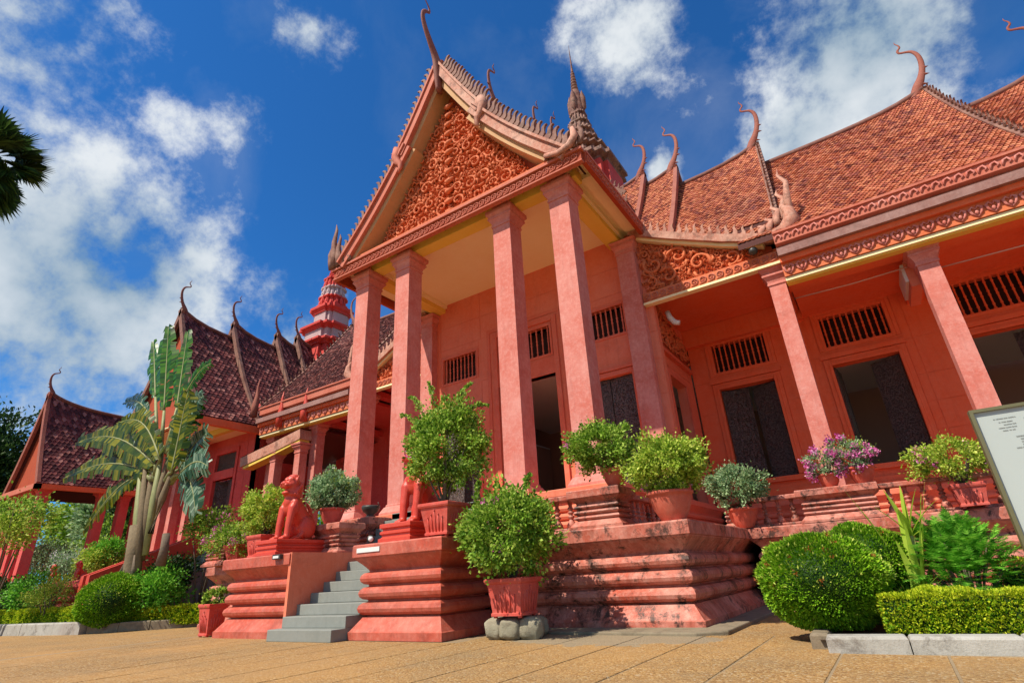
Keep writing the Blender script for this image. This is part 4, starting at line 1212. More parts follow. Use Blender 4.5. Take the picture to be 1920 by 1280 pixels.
# ---- spires
def spire(cx, cy, levels, parent, name='spire', tip=None, lobes=True):
    sp = empty('spire_axis', (cx, cy, levels[0][0])) if False else None
    root = None
    for i, lv in enumerate(levels):
        z0, z1, r0, r1, kind, mat = lv
        b = MB()
        if kind == 'body':       # redented square body with ribs
            for (wx, wy) in ((1, .62), (.62, 1), (.86, .86)):
                b.mould(cx - r0 * wx, cx + r0 * wx, cy - r0 * wy, cy + r0 * wy, [(0, z0), (r0 * .03, z0 + (z1 - z0) * .3), ((r0 - r1) * .9, z1)])
        elif kind == 'ledge':
            for (wx, wy) in ((1, .64), (.64, 1), (.87, .87)):
                h = z1 - z0
                b.mould(cx - r0 * wx, cx + r0 * wx, cy - r0 * wy, cy + r0 * wy, [(r0 * .14, z0), (r0 * .12, z0 + h * .2), (0, z0 + h * .45), (0, z0 + h * .75), ((r0 - r1), z1)])
        elif kind == 'tier':
            for (wx, wy) in ((1, .62), (.62, 1), (.84, .84)):
                h = z1 - z0
                b.mould(cx - r0 * wx, cx + r0 * wx, cy - r0 * wy, cy + r0 * wy, [(.0, z0), (.02, z0 + h * .18), (r0 * .16, z0 + h * .26), (r0 * .18, z0 + h * .7), (r0 * .06, z0 + h * .8), (r0 * .06, z0 + h * .9), (r0 - r1, z1)])
            for k in range(16):
                a = 2 * math.pi * k / 16; e = 1 / max(abs(math.cos(a)), abs(math.sin(a)), .78 * (abs(math.cos(a)) + abs(math.sin(a))))
                px, py = cx + r0 * .93 * math.cos(a) * e, cy + r0 * .93 * math.sin(a) * e
                hh = (z1 - z0) * .85 * (1.1 if k % 4 == 0 else .85)
                b.lathe([(.10 * r0 + .04, 0), (.13 * r0 + .04, hh * .25), (.09 * r0 + .02, hh * .55), (.05 * r0, hh * .65), (.045 * r0, hh * .8), (.004, hh)], 6, (px, py, z0 + (z1 - z0) * .12), smooth=False)
        elif kind == 'face':
            b.lathe([(r0, z0), (r0 * 1.06, z0 + (z1 - z0) * .3), (r0 * 1.0, z0 + (z1 - z0) * .6), (r1, z1)], 10, (cx, cy, 0))
            for k in range(4):
                a = math.pi / 2 * k - math.pi / 2; dx, dy = math.cos(a), math.sin(a)
                q = Vector((cx + dx * r0 * .98, cy + dy * r0 * .98, (z0 + z1) / 2))
                b.lathe([(.01, -.5 * (z1 - z0) * .8), (r0 * .42, -.25 * (z1 - z0)), (r0 * .46, .1 * (z1 - z0)), (.02, .42 * (z1 - z0))], 8, q)
        elif kind == 'rings':
            n_ = 7; pr = []
            for k in range(n_):
                t = k / n_; rr = r0 + (r1 - r0) * t; dz = (z1 - z0) / n_
                pr += [(rr * .55, z0 + k * dz), (rr, z0 + k * dz + dz * .25), (rr, z0 + k * dz + dz * .5), (rr * .55, z0 + k * dz + dz * .75)]
            b.lathe(pr, 12, (cx, cy, 0))
        else:
            b.lathe([(r0, z0), (r0 * .5, z0 + (z1 - z0) * .3), (r0 * .62, z0 + (z1 - z0) * .34), (r0 * .3, z0 + (z1 - z0) * .5), (r0 * .4, z0 + (z1 - z0) * .53), (r1, z1)], 8, (cx, cy, 0))
        if root is None: root = b.build(name, mat, parent)
        else: b.build('spire_tier', mat, root)
    return root
cs = (C0, 25.6)
spire(cs[0], cs[1], [(17, 23.4, 2.0, 1.9, 'body', M['spirered']), (23.4, 24.2, 2.2, 1.9, 'ledge', M['spire']), (24.2, 25.4, 1.8, 1.35, 'tier', M['spire']), (25.3, 26.4, 1.3, 1.0, 'tier', M['spire']),
     (26.3, 27.4, .98, .76, 'tier', M['spire']), (27.3, 28.3, .74, .56, 'tier', M['spire']), (28.2, 29.2, .56, .46, 'tier', M['spire']), (29.0, 31.3, .48, .30, 'face', M['spire']), (31.2, 33.2, .27, .13, 'rings', M['spire']), (33.2, 36.0, .10, .006, 'tip', M['spire'])], mus)

# ------------------------------------------------------------------ left cross-wing pavilion
pvl = empty('side_pavilion', (-32.7, 18, 0), 'maroon tiled side pavilion with stepped roofs and red and white spire, left of portico', 'pavilion')
XC, HW = -32.6, 4.6
tl = [(13.45, 16.15, 9.45), (16.75, 16.45, 9.6), (19.9, 16.75, 9.75), (21.5, 17.1, 9.9)]
for i, (ya, zr, ze) in enumerate(tl):
    y1 = 30 if i == 3 else tl[i + 1][0] + 1.0
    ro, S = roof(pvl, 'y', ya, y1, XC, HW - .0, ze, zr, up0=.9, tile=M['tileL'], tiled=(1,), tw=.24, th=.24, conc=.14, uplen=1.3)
    end_gable(ro, S, ya, 'y', XC, HW, -1, mat=M['crocket'], crk=False, w=.30)
    finial((XC, ya, zr + .85), (0, -1, 0), .72, M['finial'], ro, FIN)
for x in (XC + HW - .12, XC - HW + .12):
    MB().box(x - .12, x + .16, 13.4, 17.2, 9.02, 9.40).build('eave_fascia', M['wall2'], pvl)
    MB().box(x - .2, x + .1, 17.8, 24, 9.5, 9.8).build('eave_fascia', M['wall2'], pvl)
MB().box(XC - 4.1, XC + 4.1, 15.4, 15.7, 9.1, 9.5).build('gable_beam', M['ochre2'], pvl)
MB().box(XC - 4.3, XC + 4.3, 13.5, 17, 9.402, 9.45).build('porch_ceiling', M['ochre'], pvl)
wall(Ty(17.0), XC - 4.4, XC + 3.95, TOP, 9.5, [(XC + .2, XC + 2.3, 3.6, 7.0), (XC + .2, XC + 2.3, 7.5, 8.5)], .3, M['redwall'], pvl, [XC - 2, XC, XC + 3.3], [3.5, 5.0, 7.25, 8.9], .25)
frame(Ty(17.0), XC + .2, XC + 2.3, 3.6, 8.5, .22, .08, M['redwall'], pvl, 'window_frame')
MB().box(XC + .2, XC + 2.3, 16.9, 17.2, 7.0, 7.5).build('window_transom', M['redwall'], pvl)
MB().box(XC + .2, XC + 2.3, 17.1, 17.15, 7.5, 8.5).build('window_pane', M['door'], pvl)
leaf(Ty(17.0), XC + .22, XC + 1.2, 3.62, 6.98, -.12, 0, .9, pvl); leaf(Ty(17.0), XC + 1.3, XC + 2.28, 3.62, 6.98, -.12, 1, .2, pvl)
MB().box(XC + .8, XC + 2.8, 17.6, 17.7, 3.5, 8.8).build('window_backing', M['black'], pvl)  # black sheet paints the unlit room behind the window
wall(Tx(XC + 3.95, 1), 17.01, 21, FL, 11, [(18.2, 19.7, 4.2, 6.6)], .3, M['redwall'], pvl, [], [], blocks=False)
vent(Tx(XC + 3.95, 1), 18.2, 19.7, 4.25, 6.55, 7, M['redwall'], pvl)
MB().box(XC - 4.0, XC + 4.3, 14.2, 17.0, TOP, 2.6).build('plinth', M['redwall'], pvl)
for k, x in enumerate((-4.3, -3.5, -2.3, -.55)):
    column(XC + x, 16.2, .42 if x < 0 else .55, 2.6, 9.1, pvl, M['column'], base=.35, cap=.3, name='pavilion_column')
# little finials standing along the eave and roof valleys
for (px, py, ph, yy, mt) in ((475, 782, 66, 16.3, 'finial2'), (522, 800, 62, 16.0, 'redpaint'), (568, 790, 60, 16.0, 'redpaint'), (588, 712, 40, 20, 'redpaint')):
    p0 = at(px, py, y=yy); p1 = at(px, py - ph, y=yy); h = p1.z - p0.z
    MB().tube([p0, p0 + Vector((.02, 0, h * .3)), p0 + Vector((.10, 0, h * .55)), p0 + Vector((.05, 0, h * .8)), p0 + Vector((.12, 0, h))], [.22, .24, .15, .08, .02], 7, flat=.7, side=(0, 1, 0)).build('roof_flame', M[mt], pvl)
# lean-to porch between the wing and the pavilion
pa, pb = at(458, 858, y=16.0), at(560, 815, y=16.0)
T0 = Ty(16.0)
bg = barge([(pb.x + .2, pb.z + .25), ((pa.x + pb.x) / 2, (pa.z + pb.z) / 2 + .1), (pa.x - .2, pa.z)], T0, .5, -.6, .1, M['barge'], pvl)
barge([(pb.x + .2, pb.z - .22), ((pa.x + pb.x) / 2, (pa.z + pb.z) / 2 - .42), (pa.x + .1, pa.z - .5)], T0, .14, -.5, .06, M['ochre2'], bg, 'barge_soffit')
b = MB(); b.add([(pb.x + .3, 15.9, pb.z + .3), (pa.x - .2, 15.9, pa.z + .03), (pa.x - .2, 21, pa.z + .1), (pb.x + .3, 21, pb.z + .4)], [(0, 1, 2, 3)]).build('porch_roof', M['tileL'], pvl)
for px, zt in ((520, 852), (566, 835)):
    q = at(px, zt, y=16.3); column(q.x, 16.3, .42, TOP, q.z, pvl, M['column'], base=.2, cap=.4, name='porch_column')
ts = (XC, 24.3)
spire(ts[0], ts[1], [(a - .55, b - .55, c * .84, d * .84, e, f) for a, b, c, d, e, f in [(14.5, 18.2, 2.3, 1.85, 'body', M['spirered']), (18.2, 18.75, 2.35, 2.1, 'ledge', M['spirered']), (18.75, 19.5, 1.9, 1.85, 'body', M['spirewhite']), (19.5, 20.1, 2.25, 1.7, 'ledge', M['spirered']),
     (20.1, 21.2, 1.35, 1.3, 'body', M['spirewhite']), (21.2, 21.9, 1.65, 1.2, 'ledge', M['spirered']), (21.9, 22.9, 1.25, 1.05, 'tier', M['spirered']), (22.8, 23.8, 1.1, .9, 'tier', M['spirewhite']), (23.7, 24.7, .95, .75, 'tier', M['spirered']), (24.6, 26.2, .7, .3, 'rings', M['spirered']), (26.2, 28.6, .15, .01, 'tip', M['spirered'])]], pvl)

# stair of the pavilion with its moulded pier
pst = empty('pavilion_stair', (-26.5, 9.5, 0), 'dark red stepped pier and sloping stair wall beyond the round clipped bush at left', 'stair')
MB().mould(-29.6, -25.3, 9.1, 11.2, PT).build('moulded_pier', M['redwall'], pst)
q0 = at(185, 1078, y=9.3); q1 = at(262, 985, y=12.2)
b = MB()
for dx in (0, .5):
    b.prism([(8.9, q0.z), (15.5, q0.z + 2.6), (15.5, 0), (8.9, 0)], lambda u, d, z: (-25.1 + d + dx, u, z), 0, .25)
b.build('stair_side_wall', M['redpaint'], pst)
for k in range(9):
    MB().box(-25.0, -22.5, 9.2 + k * .45, 15.5, k * .3, k * .3 + .3).build('step', M['step'], pst)

# ------------------------------------------------------------------ far pavilion
fp = empty('far_pavilion', (-42.4, 15, 0), 'distant open pavilion with a steep maroon tiled roof and single upswept finial at far left', 'pavilion')
XF, HF = -42.4, 2.75
ro, S = roof(fp, 'y', 10.9, 24, XF, HF, 7.25, 12.45, up0=.8, tile=M['tileL'], tiled=(1,), tw=.24, th=.24, conc=.1, uplen=1.4)
end_gable(ro, S, 10.9, 'y', XF, HF, -1, mat=M['finial2'], crk=False, w=.3)
finial((XF, 10.9, 13.2), (0, -1, 0), .62, M['finial'], ro, FIN)
MB().prism([(XF - 2.2, 7.4), (XF + 2.3, 7.4), (XF + .1, 11.6)], Ty(11.6), -.1, 0).build('gable_panel', M['spirewhite'], fp)
MB().box(XF - 2.9, XF + 2.9, 10.7, 11.0, 6.95, 7.25).build('eave_fascia', M['bargered'], fp)
MB().box(XF + 2.6, XF + 2.9, 10.7, 24, 6.95, 7.22).build('eave_fascia', M['wall2'], fp)
for (x, y) in ((2.1, 11.4), (1.0, 11.4), (-.1, 11.4), (-1.2, 11.4), (-2.2, 11.4), (2.1, 14.4), (2.1, 15.6)):
    column(XF + x, y, .5, 1.7, 6.95, fp, M['redwall'], base=.25, cap=.3, name='pavilion_column')
wall(Tx(XF + 2.3, 1), 16.2, 24, 1.7, 6.95, [(16.8, 18.0, 2.2, 4.9), (16.8, 18.0, 5.3, 6.4)], .3, M['redwall'], fp, [], [], blocks=False)
MB().box(XF + 1.9, XF + 1.95, 16.5, 19.5, 2, 6.9).build('opening_backing', M['black'], fp)  # black sheet in place of the dim room behind the holes
MB().box(XF - 3, XF + 3, 10.5, 24, 0, 1.7).build('plinth', M['redwall'], fp)
# link range between the two pavilions
wall(Ty(18.0), XF + 2.3, -37, 1.7, 7.6, [(-38.4, -37.3, 2.0, 4.6)], .3, M['redwall'], fp, [], [4.7, 6.0], .2)
MB().box(-38.5, -37.2, 18.6, 18.7, 1.9, 4.7).build('opening_backing', M['black'], fp)  # black sheet, the shade inside this doorway painted on
b = MB(); b.add([(-39.6, 16.9, 4.75), (-37.0, 16.9, 4.75), (-37.0, 18, 5.5), (-39.6, 18, 5.5)], [(0, 1, 2, 3)]); b.build('awning_roof', M['tileL'], fp)
MB().box(-39.7, -36.9, 16.8, 16.9, 4.55, 4.75).build('awning_edge', M['bargered'], fp)
for x in (-39.5, -36.95):
    MB().tube([(x, 18, 3.6), (x, 16.9, 4.6)], .06, 5).build('awning_bracket', M['bargered'], fp)

# ------------------------------------------------------------------ foliage tools
def leaf_mesh(name, P, Nn, l, w, seed=0, fold=.25, upb=.2):
    """one diamond leaf per point; Nn = preferred growing direction"""
    rng = np.random.default_rng(seed)
    n = len(P)
    d = Nn + rng.normal(0, .55, (n, 3)) + np.array([0, 0, upb])
    d /= np.linalg.norm(d, axis=1)[:, None] + 1e-9
    r = rng.normal(0, 1, (n, 3)); s = np.cross(d, r); s /= np.linalg.norm(s, axis=1)[:, None] + 1e-9
    k = rng.uniform(.65, 1.25, (n, 1)); up = np.cross(s, d)
    L_ = l * k; W_ = w * k * .5
    a = P; b_ = P + d * L_ * .5 + s * W_ + up * W_ * fold; c = P + d * L_; e = P + d * L_ * .5 - s * W_ + up * W_ * fold
    V = np.stack([a, b_, c, e], 1).reshape(-1, 3)
    F = np.arange(n * 4).reshape(n, 4)
    # two triangles folded on the midrib
    F = np.concatenate([F[:, [0, 1, 2]], F[:, [0, 2, 3]]], 0)
    return np_mesh(name, V, F)

def clump_points(c, R, n_clump, per, seed, csize=.3, shell=.55, lump=.25, zmin=None):
    """leaf points in clumps spread through an ellipsoid; returns points, outward directions, clump centres"""
    rng = np.random.default_rng(seed); c = np.array(c, float); R = np.array(R, float)
    d = rng.normal(0, 1, (n_clump, 3)); d /= np.linalg.norm(d, axis=1)[:, None]
    rad = (shell + (1 - shell) * rng.uniform(0, 1, n_clump) ** .6) * (1 + lump * rng.normal(0, .5, n_clump))
    cc = c + d * rad[:, None] * R
    if zmin is not None: cc = cc[cc[:, 2] > zmin]; 
    k = len(cc)
    cr = csize * R.mean() * rng.uniform(.6, 1.3, k)
    P = np.repeat(cc, per, 0) + rng.normal(0, 1, (k * per, 3)) * np.repeat(cr, per)[:, None] * .5
    N_ = P - c; N_ /= np.linalg.norm(N_, axis=1)[:, None] + 1e-9
    return P, N_, cc

def sprig_points(a, b_, n, seed, sag=.1, spread=.05):
    rng = np.random.default_rng(seed); a = np.array(a); b_ = np.array(b_)
    t = rng.uniform(0, 1, n)[:, None]
    P = a + (b_ - a) * t + np.array([0, 0, 1]) * (np.sin(t * 3.14) * sag) + rng.normal(0, spread, (n, 3)) * (1.1 - t)
    return P, np.repeat((b_ - a)[None] / np.linalg.norm(b_ - a), n, 0)

def pot_box(x, y, z, wt, wb, h, rz, mat, parent):
    """tapered square planter with rim, feet and raised stems on each face"""
    b = MB(); a, c = wt / 2, wb / 2
    def ring(r, zz): return [(-r, -r, zz), (r, -r, zz), (r, r, zz), (-r, r, zz)]
    R = [(c * 1.06, .03), (c * 1.06, .07), (c, .08), (c, .10), (a * .93, h - .09), (a * 1.0, h - .08), (a * 1.04, h - .05), (a * 1.04, h - .01), (a, h), (a * .86, h), (a * .86, h - .06)]
    V = [];
    for r, zz in R: V += ring(r, zz)
    f = []
    for j in range(len(R) - 1):
        for i in range(4): f.append((j * 4 + i, j * 4 + (i + 1) % 4, (j + 1) * 4 + (i + 1) % 4, (j + 1) * 4 + i))
    f.append((3, 2, 1, 0)); b.add(V, f)
    for sx in (-1, 1):
        for sy in (-1, 1): b.box(sx * c * .95 - .05 * sx, sx * c * .95, sy * c * .95 - .05 * sy, sy * c * .95, 0, .04)
    for k in range(4):
        rot = Matrix.Rotation(k * math.pi / 2, 3, 'Z')
        for u, hh in ((-.5, .42), (-.25, .5), (0, .62), (.25, .5), (.5, .42)):
            q = []
            for t in (0, .5, 1):
                zz = .14 * h + t * hh * h; r = c + (a * .93 - c) * (zz - .1) / (h - .19)
                q.append(rot @ Vector((u * c * 1.2 * (1 + .15 * t), -r - .004, zz)))
            b.tube(q, [.012, .018, .012], 5)
            b.lathe([(.001, -.022), (.022, 0), (.001, .022)], 6, tuple(q[2]))
    o = local('planter', b, mat, parent); return o

def pot_bowl(z, r, h, mat, parent):
    prof = [(r * .52, 0), (r * .56, .02), (r * .80, h * .38), (r * .95, h * .75), (r * .98, h * .86), (r * 1.06, h * .88), (r * 1.07, h * .97), (r * 1.0, h), (r * .9, h), (r * .88, h * .85)]
    return local('pot', MB().lathe(prof, 26), mat, parent)

def soil_disc(r, z, parent):
    return local('soil', MB().lathe([(r, -.02), (r * .97, .0), (r * .4, .025)], 14, (0, 0, z)), M['soil'], parent)

def potted(name, label, loc, kind, size, crown, R, mats, n_clump=60, per=60, seed=1, l=.055, flowers=0, flmat='pink', stem=True, sprigs=(), rz=0, group='potted bougainvillea bushes on the terrace', stand=None, csize=.30, lmat2=None):
    csize = csize * .74; l = l * 1.05
    t = empty(name, loc, label, 'potted plant', group)
    if kind == 'box': pot_box(0, 0, 0, size[0], size[1], size[2], 0, mats[0], t).rotation_euler = (0, 0, rz)
    else: pot_bowl(0, size[0] / 2, size[2], mats[0], t)
    soil_disc(size[0] * .38, size[2] - .05, t)
    rng = random.Random(seed)
    P, N_, cc = clump_points(crown, R, int(n_clump * 1.25), int(per * 1.45), seed, csize)
    Ps, Ns = [P], [N_]
    for i, (a, b_) in enumerate(sprigs):
        p, n = sprig_points(a, b_, 150, seed + i, spread=.04); Ps.append(p); Ns.append(n)
    P = np.concatenate(Ps); N_ = np.concatenate(Ns)
    fo = local('foliage', leaf_mesh('foliage', P, N_, l * 1.12, l * .8, seed), mats[1], t, kind='stuff')
    b = MB(); base = Vector((0, 0, size[2] - .05))
    for k in range(9):
        q = Vector(cc[rng.randrange(len(cc))]); q = Vector(crown) + (q - Vector(crown)) * .75
        mid = base.lerp(q, .45) + Vector((rng.uniform(-.06, .06), rng.uniform(-.06, .06), .03))
        b.tube([base + Vector((rng.uniform(-.03, .03), rng.uniform(-.03, .03), 0)), mid, q], [.028, .018, .006], 6)
    for (a, b_) in sprigs: b.tube([Vector(crown).lerp(Vector(a), .6), Vector(a).lerp(Vector(b_), .5) + Vector((0, 0, .08)), Vector(b_)], [.012, .008, .003], 5)
    local('stems', b, M['bark'], t)
    # paler young tips on the sunny top
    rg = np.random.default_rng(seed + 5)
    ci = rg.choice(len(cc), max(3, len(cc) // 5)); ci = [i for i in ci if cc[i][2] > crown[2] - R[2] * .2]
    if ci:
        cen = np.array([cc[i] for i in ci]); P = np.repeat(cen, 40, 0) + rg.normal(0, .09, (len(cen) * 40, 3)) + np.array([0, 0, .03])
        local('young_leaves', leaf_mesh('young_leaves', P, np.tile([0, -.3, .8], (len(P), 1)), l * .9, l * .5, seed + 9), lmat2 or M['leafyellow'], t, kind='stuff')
    if flowers:
        ci = rg.integers(0, len(cc), flowers)
        cen = cc[ci]; out = cen - np.array(crown); out /= np.linalg.norm(out, axis=1)[:, None]
        cen = cen + out * .06
        P = np.repeat(cen, 26, 0) + rg.normal(0, .045, (flowers * 26, 3))
        local('flowers', leaf_mesh('flowers', P, np.repeat(out, 26, 0), .05, .045, seed + 3), M[flmat], t, kind='stuff')
    return t

# ------------------------------------------------------------------ potted plants
PB = 'potted_bougainvillea'
# in front of the terrace, standing on a rough stone
st = empty('stone_block', (-5.55, 8.35, 0), 'rough mossy boulders under the front planter', 'stone block')
from mathutils import noise as mnoise
for k, (dx, dy, rx, ry, rz_) in enumerate(((-.33, -.04, .21, .27, .18), (-.02, -.10, .21, .25, .175), (.28, .02, .22, .27, .185), (.05, .28, .36, .18, .17))):
    bm = bmesh.new(); bmesh.ops.create_icosphere(bm, subdivisions=4, radius=1)
    for v in bm.verts:
        q = Vector([math.copysign(abs(c_) ** .62, c_) for c_ in v.co])
        q = q * (1 + .10 * mnoise.noise(v.co * 1.6 + Vector((k * 7, 0, 0))) + .05 * mnoise.noise(v.co * 5 + Vector((k * 3, 2, 0))) + .025 * mnoise.noise(v.co * 13))
        v.co = Vector((q.x * rx * .92, q.y * ry * .92, .165 + q.z * rz_ * .95))
    me = bpy.data.meshes.new('boulder'); bm.to_mesh(me); bm.free()
    me.polygons.foreach_set('use_smooth', [True] * len(me.polygons))
    link('boulder', me, M['stone'], st, loc=(-5.58 + dx, 8.35 + dy, -.01), rot=(0, 0, .2 * k))
potted(PB, 'large bushy bougainvillea in a square red planter standing on boulders before the terrace wall', (-5.58, 8.30, .325), 'box', (.70, .54, .60), (-.02, -.05, 1.36), (.86, .76, .66), (M['pot'], M['leaf']), 120, 70, 3, .058, 9, rz=.06, sprigs=(((-.6, -.2, 1.8), (-.45, -.3, 2.22)), ((.3, 0, 1.9), (.45, .05, 2.25))))
# on the right pier, beside the standing lion
potted(PB, 'tall leggy bougainvillea in a square planter beside the right lion with shoots reaching up', (-6.98, 8.15, 1.69), 'box', (.70, .50, .60), (-.0, .12, 1.75), (.84, .70, .76), (M['pot'], M['leaf']), 110, 70, 8, .058, 3, rz=.03,
       sprigs=(((-.6, 0, 2.5), (-1.0, 0, 2.95)), ((-.3, 0, 2.6), (-.45, 0, 3.15)), ((.2, .1, 2.5), (.55, .2, 2.95)), ((.4, .1, 2.3), (.95, .2, 2.4)), ((-.7, 0, 2.2), (-1.25, 0, 2.6))))
potted(PB, 'bright green bush in a wide clay bowl on the front corner of the terrace', (-3.13, 9.85, 1.69), 'bowl', (.78, 0, .50), (.02, 0, .99), (.72, .66, .42), (M['pot2'], M['leafyellow']), 110, 75, 12, .05, 2, csize=.3)
potted(PB, 'loose dark green bush in an orange pot on the stained corner pedestal', (-4.18, 9.95, 2.41), 'bowl', (.50, 0, .36), (-.22, 0, .80), (.68, .62, .46), (M['pot2'], M['leaf']), 80, 65, 17, .052, 4)
potted(PB, 'small grey green bush in a clay pot before the side balustrade corner', (-2.86, 14.35, 1.69), 'bowl', (.70, 0, .46), (.02, 0, 1.02), (.66, .60, .44), (M['pot2'], M['leafgrey']), 80, 60, 21, .055, 0, lmat2=M['leafgrey'])
potted(PB, 'magenta flowering bougainvillea in a round pot on the middle pedestal of the right wing', (-.20, 14.62, 2.41), 'bowl', (.55, 0, .38), (-.16, 0, .62), (.50, .42, .34), (M['pot2'], M['leafgrey']), 40, 40, 26, .05, 60)
potted(PB, 'second pink flowering pot, left of the magenta one on the same pedestal', (-.86, 14.55, 2.41), 'bowl', (.46, 0, .30), (-.02, -.05, .54), (.42, .36, .34), (M['pot2'], M['leafgrey']), 26, 36, 29, .05, 44)
potted(PB, 'spreading bougainvillea with few pink flowers in a square planter next to the notice board', (1.50, 14.22, 1.69), 'box', (.56, .42, .46), (-.05, 0, 1.0), (.72, .6, .34), (M['pot'], M['leafyellow']), 60, 50, 31, .055, 12)
potted(PB, 'pale green bush in a square planter left of the seated lion', (-13.35, 8.55, 1.69), 'box', (.66, .50, .55), (-.05, .1, 1.15), (.76, .66, .55), (M['pot'], M['leafyellow']), 80, 60, 37, .06, 0)
potted(PB, 'round green bush in a clay pot on the pedestal behind the seated lion', (-12.05, 9.55, 2.41), 'bowl', (.62, 0, .42), (-.15, .1, .9), (.66, .58, .46), (M['pot'], M['leafgrey']), 100, 60, 41, .058, 0)
potted(PB, 'broad shrub with magenta flowers spilling over the left end of the terrace', (-15.6, 9.3, 1.69), 'box', (.7, .5, .5), (-.3, 0, .62), (1.1, .7, .42), (M['pot'], M['leaf']), 70, 45, 43, .055, 40)
potted(PB, 'small square red planter with a low plant on the ground left of the stairs', (-14.35, 8.05, .0), 'box', (.5, .36, .72), (0, 0, .85), (.28, .28, .18), (M['pot'], M['leaf']), 26, 40, 47, .05, 0)

# ------------------------------------------------------------------ guardian lions
def lion_mesh():
    b = MB()
    def ell(c, r, n=14):
        pr = [(max(.0005, r[0] * math.cos(a)), r[2] * math.sin(a)) for a in [-math.pi / 2 + math.pi * k / 10 for k in range(11)]]
        b.lathe(pr, n, c, True, 1, r[1] / r[0])
    def cap(p, q, r0, r1, n=5):
        P = [Vector(p).lerp(Vector(q), k / n) for k in range(n + 1)]
        b.tube(P, [r0 + (r1 - r0) * k / n for k in range(n + 1)], 12); ell(tuple(p), (r0, r0, r0)); ell(tuple(q), (r1, r1, r1))
    ell((0, .38, .33), (.25, .27, .30)); cap((0, .32, .42), (0, -.06, .78), .22, .215); ell((0, -.14, .76), (.235, .19, .24)); ell((0, -.24, .84), (.16, .12, .16))
    for s in (-1, 1):
        ell((s * .215, .30, .27), (.125, .28, .25)); cap((s * .24, .10, .13), (s * .24, -.02, .05), .075, .065); ell((s * .24, -.06, .045), (.085, .13, .05))
        ell((s * .185, -.17, .72), (.115, .135, .20)); cap((s * .185, -.24, .68), (s * .18, -.31, .36), .118, .092); cap((s * .18, -.31, .36), (s * .18, -.33, .07), .092, .082)
        cap((s * .175, -.26, .40), (s * .175, -.25, .36), .085, .08)
        ell((s * .178, -.39, .05), (.095, .13, .052))
        for k in range(4): ell((s * .178 + (k - 1.5) * .045, -.49, .035), (.024, .05, .034), 8)
        for k in range(4): ell((s * .24 + (k - 1.5) * .04, -.16, .03), (.022, .05, .03), 8)
        ell((s * .085, -.345, 1.285), (.048, .05, .045)); cap((s * .04, -.40, 1.33), (s * .15, -.30, 1.335), .022, .026)       # eye and brow
        cap((s * .175, -.18, 1.30), (s * .205, -.16, 1.40), .04, .02)                                                     # ear
        cap((s * .05, -.50, 1.235), (s * .12, -.36, 1.20), .035, .045); ell((s * .10, -.43, 1.19), (.045, .09, .045))       # lips
        cap((s * .07, -.47, 1.175), (s * .07, -.47, 1.135), .018, .008)                                                   # fang
        for k in range(5): ell((s * (.19 + .01 * k), -.18 + .035 * k, 1.02 + .045 * k), (.035, .05, .05), 8)
    cap((0, -.12, .90), (0, -.17, 1.16), .205, .20); ell((0, -.05, 1.10), (.2, .17, .2)); ell((0, -.20, 1.24), (.205, .21, .20)); ell((0, -.15, 1.40), (.15, .16, .07))
    ell((0, -.37, 1.20), (.15, .13, .085)); ell((0, -.475, 1.25), (.07, .04, .045)); ell((0, -.36, 1.03), (.125, .12, .05)); ell((0, .02, 1.12), (.17, .10, .22)); ell((0, -.30, 1.36), (.16, .08, .05)); cap((0, -.30, 1.07), (0, -.24, .98), .09, .11)
    for k in range(16):      # collar of curls
        a = 2 * math.pi * k / 16; ell((.20 * math.cos(a), -.15 + .18 * math.sin(a), .985 - .03 * math.sin(a)), (.05, .05, .045), 8)
    for k in range(9):       # crown of curls
        a = math.pi * k / 8; ell((.16 * math.cos(a), -.12 + .10 * math.sin(a) - .05, 1.33 + .03 * math.sin(a)), (.045, .045, .05), 8)
    P = [(0, .58, .12), (0, .66, .30), (0, .62, .52), (0, .50, .70), (0, .38, .84)]
    b.tube(P, [.05, .055, .05, .05, .03], 8)
    return b.mesh('guardian_lion_body')
lm = lion_mesh()
def lion(loc, label, sc=1.0, plinth=True, group='red guardian lion statues'):
    t = empty('guardian_lion', loc, label, 'lion statue', group)
    if plinth:
        b = MB().mould(-.43, .43, -.70, .78, [(0, 0), (0, .06), (.03, .075), (.05, .09), (.05, .13), (.02, .15), (.02, .19), (.06, .21), (.06, .24), (.015, .265), (.015, .33), (.025, .34)])
        local('plinth', b, M['redpaint'], t)
    me = lm
    o = local('body', me, M['redpaint'], t)
    o.location = (0, 0, .335 if plinth else 0); o.scale = (sc, sc * .84, sc * 1.08)
    r = o.modifiers.new('remesh', 'REMESH'); r.mode = 'VOXEL'; r.voxel_size = .014; r.use_smooth_shade = True
    s = o.modifiers.new('smooth', 'SMOOTH'); s.factor = .5; s.iterations = 3
    return t
lion((-12.22, 8.55, 1.69), 'seated red lion statue on the left stair pier, seen from its side and facing out')
lion((-8.02, 8.55, 1.69), 'red lion statue on the right stair pier, its head hidden by a leafy bush')
for px, lb in ((100, 'tiny distant red lion on the far pier, the left one of two'), (147, 'tiny distant red lion on the far pier, the right one of two')):
    p = at(px, 1083, y=9.6); lion((p.x, 9.6, 1.68), lb, .48, False)

